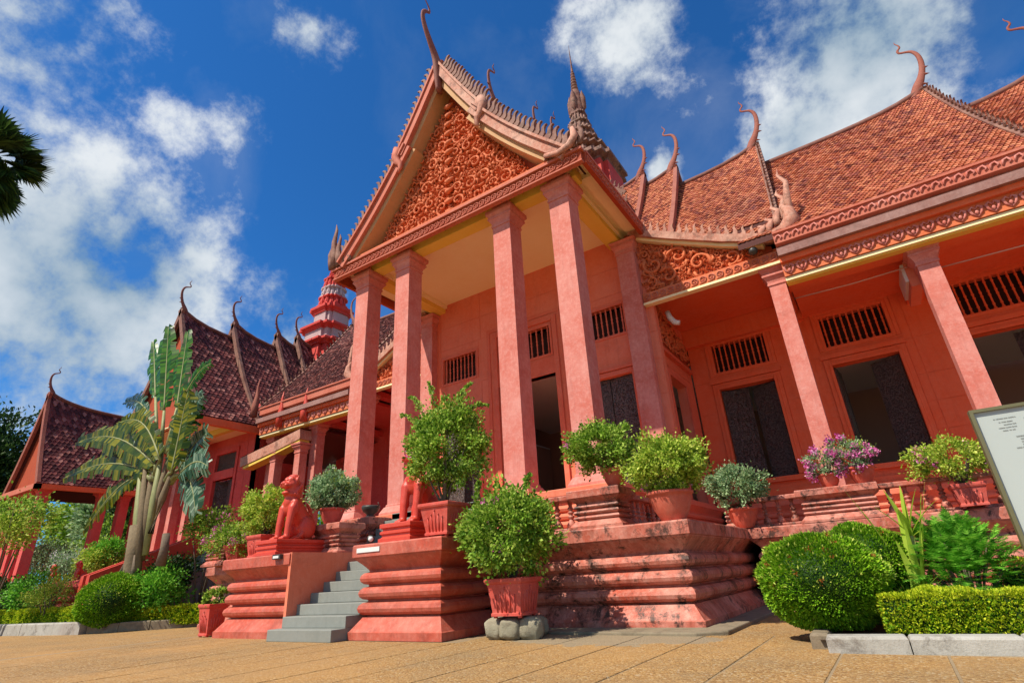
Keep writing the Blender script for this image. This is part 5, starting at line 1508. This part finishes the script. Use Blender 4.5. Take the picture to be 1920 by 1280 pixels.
# ------------------------------------------------------------------ small things on the terrace
t = empty('floor_spotlight', (-8.75, 7.95, 1.69), 'small black spotlight with a white lens at the foot of the right lion', 'spotlight')
local('lamp_body', MB().tube([(-.1, .08, .09), (.04, -.05, .09)], [.06, .075], 12), M['darkmetal'], t)
local('lens', MB().tube([(.041, -.051, .09), (.055, -.065, .09)], [.052, .045], 12), M['white'], t)
o = MB().box(-8.94, -8.30, 7.752, 7.768, 1.53, 1.615).build('notice_plate', M['white']); tag(o, 'small white plate fixed on the coping of the right stair pier', 'plate')
t = empty('spotlight_box', (-11.5, 7.85, 1.62), 'little black lamp under the front corner of the left pier coping', 'spotlight')
local('lamp_body', MB().box(-.14, .14, -.16, -.06, -.05, .05), M['darkmetal'], t); local('lens', MB().box(-.10, .10, -.172, -.161, -.03, .02), M['white'], t)
t = empty('incense_urn', (-12.3, 11.1, 2.685), 'dark metal bowl resting on a pedestal at the foot of the portico columns', 'urn')
local('bowl', MB().lathe([(.12, 0), (.14, .05), (.10, .09), (.22, .18), (.27, .30), (.25, .34), (.20, .32)], 16), M['darkmetal'], t)
local('handle', MB().tube([(-.26, 0, .28), (-.34, 0, .34), (-.30, 0, .40)], .02, 6).tube([(.26, 0, .28), (.34, 0, .34), (.30, 0, .40)], .02, 6), M['darkmetal'], t)

# ------------------------------------------------------------------ notice board
sg = empty('notice_board', (1.2, 4.6, 0), 'white notice board with grey lettering in a thin bronze frame at the right edge', 'notice board')
p0 = at(1815, 770, y=4.5); p1 = at(1908, 990, y=4.5)
sx0, sz1 = p0.x, p0.z
W_, Z0 = .95, .72
MB().box(sx0 + .022, sx0 + W_ - .022, 4.515, 4.55, Z0, sz1 - .02).build('panel', M['signface'], sg)
fr = MB().box(sx0, sx0 + .02, 4.495, 4.57, Z0 - .02, sz1).box(sx0 + W_ - .02, sx0 + W_, 4.495, 4.57, Z0 - .02, sz1).box(sx0 + .0201, sx0 + W_ - .0201, 4.495, 4.57, sz1 - .02, sz1).box(sx0 + .0201, sx0 + W_ - .0201, 4.495, 4.57, Z0 - .02, Z0 - .001).build('frame', M['signframe'], sg)
for x in (sx0 + .1, sx0 + W_ - .14):
    MB().box(x, x + .04, 4.571, 4.61, 0, sz1 - .1).build('post', M['signframe'], sg)
rnd = random.Random(5)
def strokes(x, z, w, h, tot):
    """a row of tiny printed words"""
    b = MB(); u = x
    while u < x + tot:
        ww = rnd.uniform(.3, 1.6) * w; v = min(u + ww, x + tot)
        k = u
        while k < v - .001:
            b.box(k, k + h * .32, 4.512, 4.5145, z - h * rnd.uniform(.35, .6), z + h * rnd.uniform(.35, .6)); k += h * .62
        u = v + h * .8
    return b
for (x, z, tot, h) in ((.335, -.055, .42, .010), (.27, -.093, .5, .007), (.285, -.112, .48, .007), (.285, -.131, .48, .007), (.285, -.150, .48, .007), (.285, -.169, .48, .007),
                       (.125, -.075, .11, .005), (.145, -.100, .07, .005), (.165, -.12, .06, .005), (.135, -.14, .09, .005), (.15, -.16, .06, .006), (.20, -.21, .5, .007), (.215, -.229, .5, .007), (.215, -.248, .5, .007), (.215, -.267, .5, .007), (.18, -.286, .5, .007), (.215, -.305, .5, .007), (.215, -.335, .10, .018), (.37, -.335, .12, .012)):
    strokes(sx0 + x - .02, sz1 + z * .9 - .01, .03, h, tot if x + tot < W_ - .06 else W_ - .08 - x).build('printed_line', M['print'], sg)

# ------------------------------------------------------------------ right garden bed
def kerb(pts, h, w, z0, mat, label, seed=1, group=None, gap=.012, seglen=1.0):
    t = empty('garden_kerb', (pts[0][0], pts[0][1], 0), label, 'kerb', group)
    rnd = random.Random(seed)
    for a, b_ in zip(pts[:-1], pts[1:]):
        a = Vector((a[0], a[1], 0)); b2 = Vector((b_[0], b_[1], 0)); L0 = (b2 - a).length; n = max(1, int(round(L0 / seglen)))
        d = (b2 - a) / L0
        for k in range(n):
            l = L0 / n - gap
            m_ = MB().mould(-l / 2, l / 2, -w / 2, w / 2, [(0, z0), (0, h - .03), (.012, h - .008), (.03, h)])
            c = a + d * ((k + .5) * L0 / n)
            link('kerb_stone', m_.mesh('kerb_stone'), mat, t, loc=(c.x, c.y, rnd.uniform(-.008, .008)), rot=(0, 0, math.atan2(d.y, d.x)))
    return t
kerb([(-.92, 7.55), (-.15, 7.60), (3.6, 7.82)], .165, .26, -.01, M['kerb'], 'pale weathered kerb in front of the right flower bed', 4, 'garden kerbs', seglen=.95)
kerb([(-1.0, 7.7), (-1.1, 11.0)], .16, .2, -.01, M['concrete'], 'low side kerb of the right flower bed behind the big clipped ball', 5, 'garden kerbs')
o = MB().add([(-1.0, 7.65, .1), (7, 7.9, .1), (7, 13.9, .1), (-1.0, 12.6, .1)], [(0, 1, 2, 3)]).build('flower_bed_soil', M['soil']); o['kind'] = 'structure'

def ball_shrub(c, R, label, seed, mat='leafball', n=15000, l=.034, group='clipped ball shrubs', flowers=0, trunk=True):
    t = empty('clipped_shrub', (c[0], c[1], 0), label, 'shrub', group)
    rng = np.random.default_rng(seed)
    d = rng.normal(0, 1, (n, 3)); d /= np.linalg.norm(d, axis=1)[:, None]
    f = lambda d: 1 + .035 * np.sin(d[:, 0] * 5 + seed) * np.cos(d[:, 1] * 6) + .03 * np.sin(d[:, 2] * 9 + d[:, 0] * 7) + .02 * np.sin(d[:, 0] * 23) * np.sin(d[:, 1] * 19 + d[:, 2] * 21)
    rad = f(d) * (1 - rng.exponential(.035, n))
    P = d * rad[:, None] * np.array(R) + np.array([0, 0, c[2]])
    local('foliage', leaf_mesh('foliage', P, d, l, l * .6, seed, upb=.1), M[mat], t, kind='stuff')
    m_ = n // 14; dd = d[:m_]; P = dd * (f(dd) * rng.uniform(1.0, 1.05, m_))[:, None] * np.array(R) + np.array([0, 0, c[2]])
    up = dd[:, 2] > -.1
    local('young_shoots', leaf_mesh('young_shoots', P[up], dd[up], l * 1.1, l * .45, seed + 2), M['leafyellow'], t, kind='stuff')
    if flowers:
        q = rng.normal(0, 1, (flowers, 3)); q[:, 2] = np.abs(q[:, 2]) * .8; q[:, 1] = -np.abs(q[:, 1]); q /= np.linalg.norm(q, axis=1)[:, None]
        cen = q * 1.01 * np.array(R) + np.array([0, 0, c[2]]); P = np.repeat(cen, 14, 0) + rng.normal(0, .018, (flowers * 14, 3))
        local('copper_shoots', leaf_mesh('copper_shoots', P, np.repeat(q, 14, 0), .035, .02, seed), M['redleaf'], t, kind='stuff')
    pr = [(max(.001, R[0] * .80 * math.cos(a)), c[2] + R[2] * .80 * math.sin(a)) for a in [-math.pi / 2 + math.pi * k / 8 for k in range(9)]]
    local('dark_core', MB().lathe(pr, 16, (0, 0, 0), True, 1, R[1] / R[0]), M['leafdark'], t)  # solid dark core blocks see-through and paints the inner shade
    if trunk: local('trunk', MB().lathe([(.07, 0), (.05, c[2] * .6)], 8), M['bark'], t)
    return t
ball_shrub((-.90, 8.50, .68), (.75, .72, .56), 'large clipped ball shrub bulging over the kerb at the right', 5, n=34000, l=.040, flowers=14)
ball_shrub((-.42, 9.35, .85), (.62, .6, .50), 'second clipped ball, higher and just behind the large one', 9, n=18000, l=.040, flowers=5)

def hedge(x0, x1, y0, y1, z0, z1, label, seed, n, l=.04, mat='hedge', rz=0, group='low clipped hedges', loc=None):
    cx, cy = (x0 + x1) / 2, (y0 + y1) / 2
    t = empty('low_hedge', (cx, cy, z0), label, 'hedge', group, rz=rz)
    rng = np.random.default_rng(seed); hx, hy, h = (x1 - x0) / 2, (y1 - y0) / 2, z1 - z0
    a_top, a_f, a_s = 4 * hx * hy, 2 * hx * h, 2 * hy * h
    p = np.array([a_top, a_f * 1.3, a_f * .5, a_s, a_s]); p /= p.sum()
    k = rng.choice(5, n, p=p)
    u = rng.uniform(-1, 1, n); v = rng.uniform(-1, 1, n)
    P = np.zeros((n, 3)); D = np.zeros((n, 3))
    P[:, 0] = np.where(k < 3, u * hx, np.where(k == 3, -hx, hx)); P[:, 1] = np.where(k == 0, v * hy, np.where(k == 1, -hy, np.where(k == 2, hy, u * hy)))
    P[:, 2] = np.where(k == 0, h, (v * .5 + .5) * h)
    D[:, 0] = np.where(k == 3, -1, np.where(k == 4, 1, 0)); D[:, 1] = np.where(k == 1, -1, np.where(k == 2, 1, 0)); D[:, 2] = np.where(k == 0, 1, .2)
    wob = .03 * np.sin(P[:, 0] * 6 + seed) + .02 * np.sin(P[:, 0] * 17) * np.cos(P[:, 2] * 14)
    P += D * (wob - rng.exponential(.025, n))[:, None]
    low = P[:, 2] / h
    top = low > .78
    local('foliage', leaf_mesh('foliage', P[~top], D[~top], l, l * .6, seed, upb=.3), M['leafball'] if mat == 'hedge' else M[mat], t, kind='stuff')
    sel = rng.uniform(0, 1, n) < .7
    local('light_leaves', leaf_mesh('light_leaves', P[(~top) & sel] + D[(~top) & sel] * .02, D[(~top) & sel], l, l * .6, seed + 1, upb=.3), M[mat], t, kind='stuff')  # pale leaves added so the sides look sunlit
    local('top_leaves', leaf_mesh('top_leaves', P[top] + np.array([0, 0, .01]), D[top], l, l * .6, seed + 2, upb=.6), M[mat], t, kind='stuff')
    local('dark_core', MB().box(-hx * .97, hx * .97, -hy * .85, hy * .85, 0, h * .9), M['leafdark'], t)  # dark box core, shade between the leaves as colour
    return t
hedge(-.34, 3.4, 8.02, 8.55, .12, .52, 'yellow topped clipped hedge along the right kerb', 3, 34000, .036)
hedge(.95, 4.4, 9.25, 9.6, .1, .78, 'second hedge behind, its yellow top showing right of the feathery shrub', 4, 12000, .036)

# feathery green shrub
def frond(b, a, d, L, n, w, droop, side=None):
    a = Vector(a); d = Vector(d).normalized(); s = d.cross(Vector((0, 0, 1)))
    s = s.normalized() if s.length > .01 else Vector((1, 0, 0))
    prev = a
    for k in range(1, n + 1):
        t = k / n; p = a + d * (L * t) + Vector((0, 0, -droop * L * t * t))
        tg = (p - prev).normalized(); ww = w * math.sin(math.pi * min(1, t * .85 + .12)) ** .7
        for sg in (-1, 1):
            tip = p + s * (sg * ww) + tg * ww * .45 + Vector((0, 0, random.uniform(-.2, .12) * ww)); e = tg * (L / n * .42)
            b.add([p - e, p + e, tip], [(0, 1, 2)])
        prev = p
def feather_shrub(c, R, h, label, seed, n=420, mat='fern', L=.26, cat='shrub', group=None):
    t = empty('feathery_shrub', (c[0], c[1], 0), label, cat, group)
    rnd = random.Random(seed); b = MB(); st_ = MB()
    for i in range(n):
        a = rnd.uniform(0, 2 * math.pi); e = rnd.uniform(-.55, 1) ; q = Vector((math.cos(a) * math.cos(e * 1.4), math.sin(a) * math.cos(e * 1.4), math.sin(e * 1.4)))
        rr = rnd.uniform(.35, 1.0); p = Vector((q.x * R[0] * rr, q.y * R[1] * rr, c[2] + q.z * R[2] * rr))
        d = (q + Vector((rnd.uniform(-.5, .5), rnd.uniform(-.5, .5), .35)))
        frond(b, p - d.normalized() * .05, d, L * rnd.uniform(.6, 1.2), 9, L * .32, rnd.uniform(.1, .5))
        if i % 14 == 0: st_.tube([(0, 0, 0), tuple(p * .5 + Vector((0, 0, .1))), tuple(p)], [.02, .012, .004], 5)
    local('foliage', b, M[mat], t, kind='stuff'); local('stems', st_, M['bark'], t)
    return t
feather_shrub((.62, 9.15, .62), (.66, .5, .74), 1.4, 'feathery bright green shrub rising behind the right hedge', 3, 900)
feather_shrub((1.75, 9.7, .55), (.45, .4, .45), 1.0, 'smaller green shrub half hidden behind the notice board', 6, 220)

def strap_plant(loc, label, blades, mat='leafyellow', name='palm_seedling', w=.03):
    t = empty(name, loc, label, 'plant')
    for (dx, dy, h, curl) in blades:
        b = MB(); n = 9; V = []
        s = Vector((-dy, dx, 0)); s = s.normalized() if s.length > .01 else Vector((1, 0, 0))
        for k in range(n + 1):
            q = k / n; p = Vector((dx * q ** 1.5, dy * q ** 1.5, h * q - curl * q ** 3)); ww = w * math.sin(math.pi * (q * .85 + .12))
            V += [p - s * ww, p + Vector((0, 0, -ww * .4)), p + s * ww]
        f = []
        for k in range(n):
            for j in range(2): f.append((k * 3 + j, k * 3 + j + 1, (k + 1) * 3 + j + 1, (k + 1) * 3 + j))
        local('leaf_blade', b.add(V, f), M[mat], t)
    return t
sp = strap_plant((.20, 9.0, 1.12), 'small palm crown of stiff yellow green leaves above the ball shrubs', [(-.34, .0, .46, .0), (-.14, -.1, .62, 0), (.06, .05, .66, .0), (.22, -.05, .60, .0), (.40, .0, .46, .02), (.44, .05, .24, .05), (-.40, .05, .2, .06), (-.05, -.2, .4, .05)], name='palm_seedling', w=.045)
local('stem', MB().tube([(-.1, 0, -1.05), (-.04, 0, -.5), (0, 0, .03)], [.03, .025, .03], 7), M['stalk'], sp)
rnd = random.Random(2)
strap_plant((.12, 8.95, .1), 'young palm with strap leaves between the ball shrubs and feathery shrub', [(.12, 0, 1.68, .0), (.34, .1, 1.6, .05), (-.22, 0, 1.66, .0), (-.40, .05, 1.52, .05), (.22, -.1, 1.3, .1), (.02, .05, 1.45, 0), (-.1, -.2, 1.1, .1), (-1.15, -.1, 1.25, .25), (.3, .2, 1.0, .1), (.42, 0, 1.7, .0), (-.5, -.1, 1.7, .02), (-.32, .1, 1.35, .1), (.05, -.1, 1.2, .0)], w=.05)
strap_plant((.0, 8.85, .1), 'grassy tuft at the foot of the young palm', [(rnd.uniform(-.6, .5), rnd.uniform(-.3, .3), rnd.uniform(.5, 1.0), rnd.uniform(.1, .3)) for _ in range(12)], 'leaf', 'grass_tuft', .018)

# ------------------------------------------------------------------ left garden
kp = [(-40, 6.2), (-31, 7.1), (-25.5, 7.85), (-22.0, 8.3)]
kerb(kp, .34, .4, -.01, M['kerb'], 'long white painted kerb at the lower left with a dark crack', 7, 'garden kerbs', seglen=2.6, gap=.03)
kerb([(-22.0, 8.4), (-20.6, 9.6), (-19.2, 11.0), (-17.9, 11.6)], .26, .35, -.01, M['concrete'], 'kerb, its shade painted grey, curving back from the white one towards the terrace', 8, 'garden kerbs', seglen=1.2)  # shade on this stretch of white kerb painted in with grey concrete
o = MB().add([(-60, 5, .08), (-31, 7.3, .08), (-22.2, 8.5, .08), (-18, 11.8, .08), (-19.3, 14.3, .08), (-60, 14.3, .08)], [(0, 1, 2, 3, 4, 5)]).build('left_bed_soil', M['soil']); o['kind'] = 'structure'
hedge(-31.5, -22.9, 8.35, 8.95, .1, .72, 'yellow green hedge behind the white kerb at far left', 12, 22000, .075, rz=.115)
hedge(-21.9, -18.5, 9.9, 10.5, .1, .60, 'darker low hedge behind the grey kerb near the terrace', 13, 9000, .07, rz=.52)
p = at(213, 1128, y=8.9); ball_shrub((p.x, 8.9, .88), (1.03, 1.0, .83), 'round dark green clipped bush beside the white kerb', 14, n=26000, l=.06, mat='leafball')

def loose_shrub(name, px, py, y, R, mat, label, seed, n_clump=50, per=50, l=.12, flowers=0, flmat='pink', group='loose shrubs in the left garden', csize=.34, zmin=None):
    c = at(px, py, y=y)
    t = empty(name, (c.x, y, 0), label, 'shrub', group)
    P, N_, cc = clump_points((0, 0, c.z), R, n_clump, per, seed, csize, shell=.4)
    ok = P[:, 2] > .05
    local('foliage', leaf_mesh('foliage', P[ok], N_[ok], l, l * .55, seed), M[mat], t, kind='stuff')
    b = MB()
    for k in range(7):
        q = cc[k % len(cc)]; b.tube([(0, 0, 0), (q[0] * .5, q[1] * .5, max(.1, q[2] * .6)), tuple(q)], [.04, .025, .008], 5)
    local('stems', b, M['bark'], t)
    if flowers:
        rg = np.random.default_rng(seed); ci = rg.integers(0, len(cc), flowers); P = np.repeat(cc[ci], 22, 0) + rg.normal(0, .1, (flowers * 22, 3)) + np.array([0, -.15, .1])
        local('flowers', leaf_mesh('flowers', P, np.tile([0., -.5, .5], (len(P), 1)), .09, .08, seed), M[flmat], t, kind='stuff')
    return t
LS = 'garden_shrub'
loose_shrub(LS, 60, 1112, 8.8, (1.4, .8, .62), 'fern', 'bright green bushy shrub behind the hedge at far left', 51, 60, 55)
loose_shrub(LS, 98, 1118, 8.6, (.75, .7, .62), 'leafyellow', 'small yellowish rounded bush beside the moulded pier', 52, 40, 60, .08)
loose_shrub(LS, 15, 1120, 8.6, (1.0, .8, .8), 'leafdark', 'dark shrub cut by the left edge of the photo', 53, 40, 55)
loose_shrub(LS, 75, 1048, 13.5, (3.2, 1.2, .95), 'leafgrey', 'broad grey green clipped mass in front of the far pavilion', 54, 150, 70, .12)
loose_shrub(LS, 130, 1056, 12.0, (1.4, .8, .5), 'leafgrey', 'white flowering bush above the two tiny lions', 55, 50, 55, .12, 16, 'whitefl')
loose_shrub(LS, 178, 1050, 11.2, (1.1, .7, .5), 'leafyellow', 'light green shrub just left of the sloping stair wall', 56, 50, 55, .12, 5, 'redleaf')
loose_shrub(LS, 205, 1035, 11.5, (.9, .6, .55), 'fern', 'fresh green shrub against the stair wall of the side pavilion', 57, 50, 55, .12)
loose_shrub(LS, 295, 1105, 9.8, (1.0, .8, .6), 'fern', 'lush low shrub between the clipped bush and the terrace', 58, 70, 60, .11)
loose_shrub(LS, 318, 1082, 10.8, (.9, .7, .6), 'leafdark', 'dark leafy shrub at the foot of the traveller palm', 59, 60, 55, .12)
loose_shrub(LS, 350, 1066, 12.4, (1.0, .7, .55), 'leaf', 'shrub with coppery tips beside the terrace corner', 60, 50, 50, .11, 8, 'redleaf')
loose_shrub(LS, 30, 965, 7.2, (1.9, 1.2, .55), 'leaf', 'spreading leafy branch reaching in from the left edge at column height', 61, 70, 45, .13)
loose_shrub(LS, 10, 1000, 6.9, (1.2, 1.0, .55), 'leafyellow', 'yellow green branch at the left edge below the leafy one', 62, 50, 45, .13)
loose_shrub(LS, 395, 985, 11.2, (1.0, .7, .55), 'leaf', 'olive shrub with pink blossoms left of the potted bush on the pier', 63, 70, 55, .1, 5)
c = at(45, 1050, y=10.5)
b = MB().lathe([(.9, 0), (1.0, .5), (.85, 1.3), (.5, 1.9), (.1, 2.1)], 9, (0, 0, 0), False); o = link('garden_rock', b.mesh('garden_rock'), M['stone'], None, loc=(c.x, 10.5, .0)); tag(o, 'dark grey rock among the shrubs at far left', 'rock')

# ------------------------------------------------------------------ traveller palm
def pal(px, py, dy=0.): return at(px, py, y=9.3 + dy)
pt = pal(245, 1120)
tp = empty('traveller_palm', (pt.x, 9.3, 0), "traveller's palm with a pale fanned trunk and ragged paddle leaves", 'palm')
b = MB()
b.tube([(pal(240, 1150)).xy[:] + (.0,), pal(243, 1100), pal(252, 1040), pal(262, 985)], [.30, .28, .27, .30], 12)
b.build('trunk', M['palmbark'], tp)
for k, (x0, x1, yb, yt, dy) in enumerate(((250, 266, 1080, 855, .0), (258, 276, 1070, 845, -.1), (266, 292, 1050, 840, .05), (272, 306, 1040, 835, -.05), (276, 318, 1010, 850, .1), (282, 328, 1000, 870, -.1))):
    MB().tube([pal(x0, yb, dy), pal((x0 * .5 + x1 * .5) - 1, (yb + yt) / 2, dy * .5), pal(x1, yt, dy)], [.13, .165, .08], 8, flat=.7).build('leaf_sheath', M['palmbark'] if k % 3 else M['stalk'], tp)
for (x0, y0, x1, y1) in ((225, 1085, 262, 1010), (300, 1060, 312, 1000), (248, 1088, 258, 1040)):
    MB().tube([pal(x0, y0), pal((x0 + x1) / 2 + 2, (y0 + y1) / 2), pal(x1, y1)], [.16, .14, .12], 8).build('old_stub', M['bark'], tp)
def paddle(p0, p1, wpx, mat, seed, droop=.0, tear=.5, stalk_from=None, bend=0.0, dy0=0, dy1=0, face=(0.25, -1, 0.1)):
    """banana-like blade: midrib from p0 to p1, lamina torn into strips"""
    rnd = random.Random(seed)
    a, e = pal(p0[0], p0[1], dy0), pal(p1[0], p1[1], dy1)
    L = (e - a).length; d = (e - a) / L; fc = Vector(face).normalized(); s = d.cross(fc).normalized(); n_ = s.cross(d)
    w = wpx * .024; K = 44; b = MB()
    mid = []
    for k in range(K + 1):
        t = k / K; mid.append(a + d * (L * t) + Vector((0, 0, math.sin(t * math.pi) * bend - droop * t * t)))
    for sg in (-1, 1):
        off = 0; k = 0
        while k < K:
            run = rnd.choice((1, 2, 3, 4)) if rnd.random() < min(1, tear + .3) else 4; run = min(run, K - k)
            dr = rnd.uniform(-.1, .35) * w; lf = rnd.uniform(.75, 1.08)
            for j in range(run):
                t0, t1 = (k + j) / K, (k + j + 1) / K
                w0 = w * math.sin(math.pi * (t0 * .88 + .07)) ** .55 * lf; w1 = w * math.sin(math.pi * (t1 * .88 + .07)) ** .55 * lf
                m0, m1 = mid[k + j], mid[k + j + 1]
                fw = d * (w * .28)
                q0 = m0 + s * (sg * w0 * .5) + n_ * (w * .08) + fw * .5; q1 = m1 + s * (sg * w1 * .5) + n_ * (w * .08) + fw * .5
                g = .10 * (q1 - q0) if j == run - 1 else Vector()
                r0 = m0 + s * (sg * w0) + fw + Vector((0, 0, -dr * .8)) - n_ * dr * .4; r1 = m1 + s * (sg * w1) + fw + Vector((0, 0, -dr * .8)) - n_ * dr * .4 - g * 3
                b.add([m0, m1, q1 - g, q0], [(0, 1, 2, 3)]); b.add([q0, q1 - g, r1, r0], [(0, 1, 2, 3)])
            k += run
    bl = b.build('leaf_blade', M[mat], tp)
    mr_ = mid[::4]; MB().tube(mr_, [.045 * (1 - .85 * i / (len(mr_) - 1)) for i in range(len(mr_))], 5).build('midrib', M['stalk'], bl)
    if stalk_from:
        q = pal(stalk_from[0], stalk_from[1], 0)
        MB().tube([q, (q + a) / 2 + Vector((0, 0, .12)), a], [.11, .07, .05], 7).build('leaf_stalk', M['stalk'], tp)
for args in [((308, 770), (316, 612), 24, 'palmleaf', 1, .0, .35, (300, 850)), ((332, 765), (352, 622), 20, 'palmleaf', 2, .0, .4, (312, 850), 0, .1, .3), ((292, 745), (288, 640), 17, 'palmleaf', 3, 0, .4, (292, 850), 0, .2, .4),
             ((345, 745), (398, 672), 14, 'palmleaf', 4, .2, .6, (315, 850), .3, .1, .1), ((350, 790), (385, 728), 20, 'palmsilver', 5, .3, .9, (318, 860), .2, .3, .2), ((322, 885), (352, 735), 28, 'palmyellow', 6, 0, .6, (312, 900), .1, -.3, -.3),
             ((300, 860), (232, 772), 26, 'palmyellow', 7, .4, .7, (296, 880), .5, -.2, -.5), ((290, 870), (150, 815), 26, 'palmyellow', 8, .3, .75, (292, 890), .5, -.1, -.4), ((285, 885), (125, 885), 22, 'palmyellow', 9, .2, .8, (290, 900), .4, 0, -.3),
             ((262, 890), (165, 968), 20, 'palmyellow', 10, .5, .85, (285, 900), .3, .0, .1), ((335, 880), (392, 800), 26, 'palmsilver', 11, .2, .95, (318, 900), .2, .2, .2), ((335, 890), (395, 852), 24, 'palmsilver', 12, .4, .95, (318, 905), .2, -.1, -.2),
             ((340, 895), (372, 935), 26, 'palmsilver', 13, .5, .95, (320, 905), .3, .1, 0), ((278, 775), (238, 742), 18, 'palmsilver', 14, .3, .95, (294, 850), .2, .4, .5), ((255, 850), (215, 800), 20, 'palmsilver', 15, .3, .9, (288, 880), .2, .5, .6),
             ((340, 830), (372, 745), 26, 'palmleaf', 16, .2, .8, (316, 870), .1, .4, .4), ((285, 880), (235, 905), 18, 'palmleaf', 17, .4, .9, (290, 895), .2, .3, .4)]:
    paddle(*args)

# ------------------------------------------------------------------ trees
def tree(name, loc, h, R, mat, label, seed, n_clump=90, per=60, l=.25, group=None, cat='tree', cz=None):
    t = empty(name, loc, label, cat, group); rnd = random.Random(seed)
    cz = cz or h - R[2] * .9
    P, N_, cc = clump_points((0, 0, cz), R, n_clump, per, seed, .26, shell=.35, lump=.35)
    local('crown', leaf_mesh('crown', P, N_, l, l * .6, seed), M[mat], t, kind='stuff')
    b = MB().tube([(0, 0, 0), (.1, .05, cz * .4), (-.05, 0, cz * .75), (0, 0, cz)], [h * .028, h * .022, h * .017, h * .01], 9)
    for k in range(9):
        q = cc[k]; b.tube([(0, 0, cz * rnd.uniform(.5, .85)), tuple(Vector(q) * .6 + Vector((0, 0, cz * .35))), tuple(q)], [h * .012, h * .008, h * .003], 6)
    local('trunk', b, M['bark'], t); return t
p = at(-25, 850, y=11); tree('dark_tree', (p.x, 11, 0), 12.8, (3.6, 3.5, 4.6), 'leafdark', 'tall dark tree cut by the left edge beyond the far pavilion', 71, 260, 90, .32)
p = at(15, 880, y=13); tree('dark_tree', (p.x - 1.5, 13, 0), 10.2, (2.2, 3, 3.6), 'leaf', 'lighter green tree in front of the dark one at far left', 72, 110, 70, .28)
GT = 'trees growing behind the museum'
for k, (x, y, h, mt, lb) in enumerate(((-66, 34, 9, 'leafdark', 'low dark tree behind the far pavilion roof'), (-61, 30, 7.5, 'leafgrey', 'pale green tree low behind the far pavilion columns'), (-72, 28, 8, 'leaf', 'mid green tree beyond the far pavilion at the edge'), (-54, 27, 6, 'leafgrey', 'small silvery tree behind the far pavilion steps'), (-56, 33, 10, 'leafgrey', 'grey green tree seen between the columns of the far pavilion'), (-50, 36, 8, 'leaf', 'green tree behind the link wall at left'),
                                  (2.6, 34, 8, 'leaf', 'sunlit green tree seen through the open window of the right wing'), (9.5, 35, 8, 'leafyellow', 'pale green tree seen through the farther right wing window'), (-9.5, 37, 8, 'leafdark', 'dark courtyard tree glimpsed through the portico doorway'), (-3.4, 35, 7, 'leafdark', 'dark courtyard tree behind the first window of the right wing'), (16, 36, 9, 'leaf', 'green tree beyond the right end of the museum'))):
    tree('courtyard_tree', (x, y, 0), h, (4.8, 3.5, h * .48), mt, lb, 80 + k, 130, 70, .42, GT)

for k, (px, py, mt, lb) in enumerate(((165, 985, 'leaf', 'green garden tree low between the far pavilion columns'), (225, 965, 'leafgrey', 'pale tree filling the gap right of the far pavilion corner column'), (275, 960, 'leafdark', 'dark tree behind the traveller palm trunk'))):
    c = at(px, py, y=30); tree('garden_tree', (c.x, 30, 0), c.z + 4, (6.5, 3.5, 5.0), mt, lb, 120 + k, 170, 80, .5, GT, cz=c.z)

# fan palm at the upper left
t = empty('fan_palm', (-29.2, 3.0, 0), 'fan palm crown with dark spiky leaves at the left edge against the clouds', 'palm')
pc = at(-28, 300, y=3.0)
t.location = (pc.x, 3.0, 0)
local('trunk', MB().tube([(0, 0, 0), (.2, 0, pc.z * .5), (0, 0, pc.z)], [.42, .32, .28], 12), M['palmbark'], t)
rnd = random.Random(12)
for k in range(80):
    a = rnd.uniform(0, 2 * math.pi); e = rnd.uniform(-1.25, 1.3); q = Vector((math.cos(a) * math.cos(e), math.sin(a) * math.cos(e), math.sin(e)))
    s = q.cross(Vector((0, 0, 1))); s = s.normalized() if s.length > .05 else Vector((1, 0, 0)); u = s.cross(q)
    c0 = Vector((0, 0, pc.z)) + q * rnd.uniform(1.3, 1.8); b = MB()
    fc = (s * rnd.uniform(-.6, .6) + u * rnd.uniform(-1, 1)).normalized(); sd = q.cross(fc).normalized()
    for j in range(26):
        an = -1.9 + 3.8 * j / 25; d = (q * math.cos(an) + sd * math.sin(an)).normalized(); L_ = rnd.uniform(1.15, 1.5) * (1 - .12 * abs(an))
        wv = (d.cross(fc)).normalized() * .075
        tip = c0 + d * L_ + Vector((0, 0, -.28 * L_ * (.4 + abs(an) * .4)))
        mdp = c0 + d * L_ * .55 + Vector((0, 0, -.05))
        b.add([c0, mdp - wv, tip, mdp + wv], [(0, 1, 2), (0, 2, 3)])
    local('fan_leaf', b, M['leafdark'], t)
local('leaf_stalks', MB().lathe([(.05, -1.2), (.5, -.6), (.55, 0), (.1, .8)], 10, (0, 0, pc.z)), M['bark'], t)
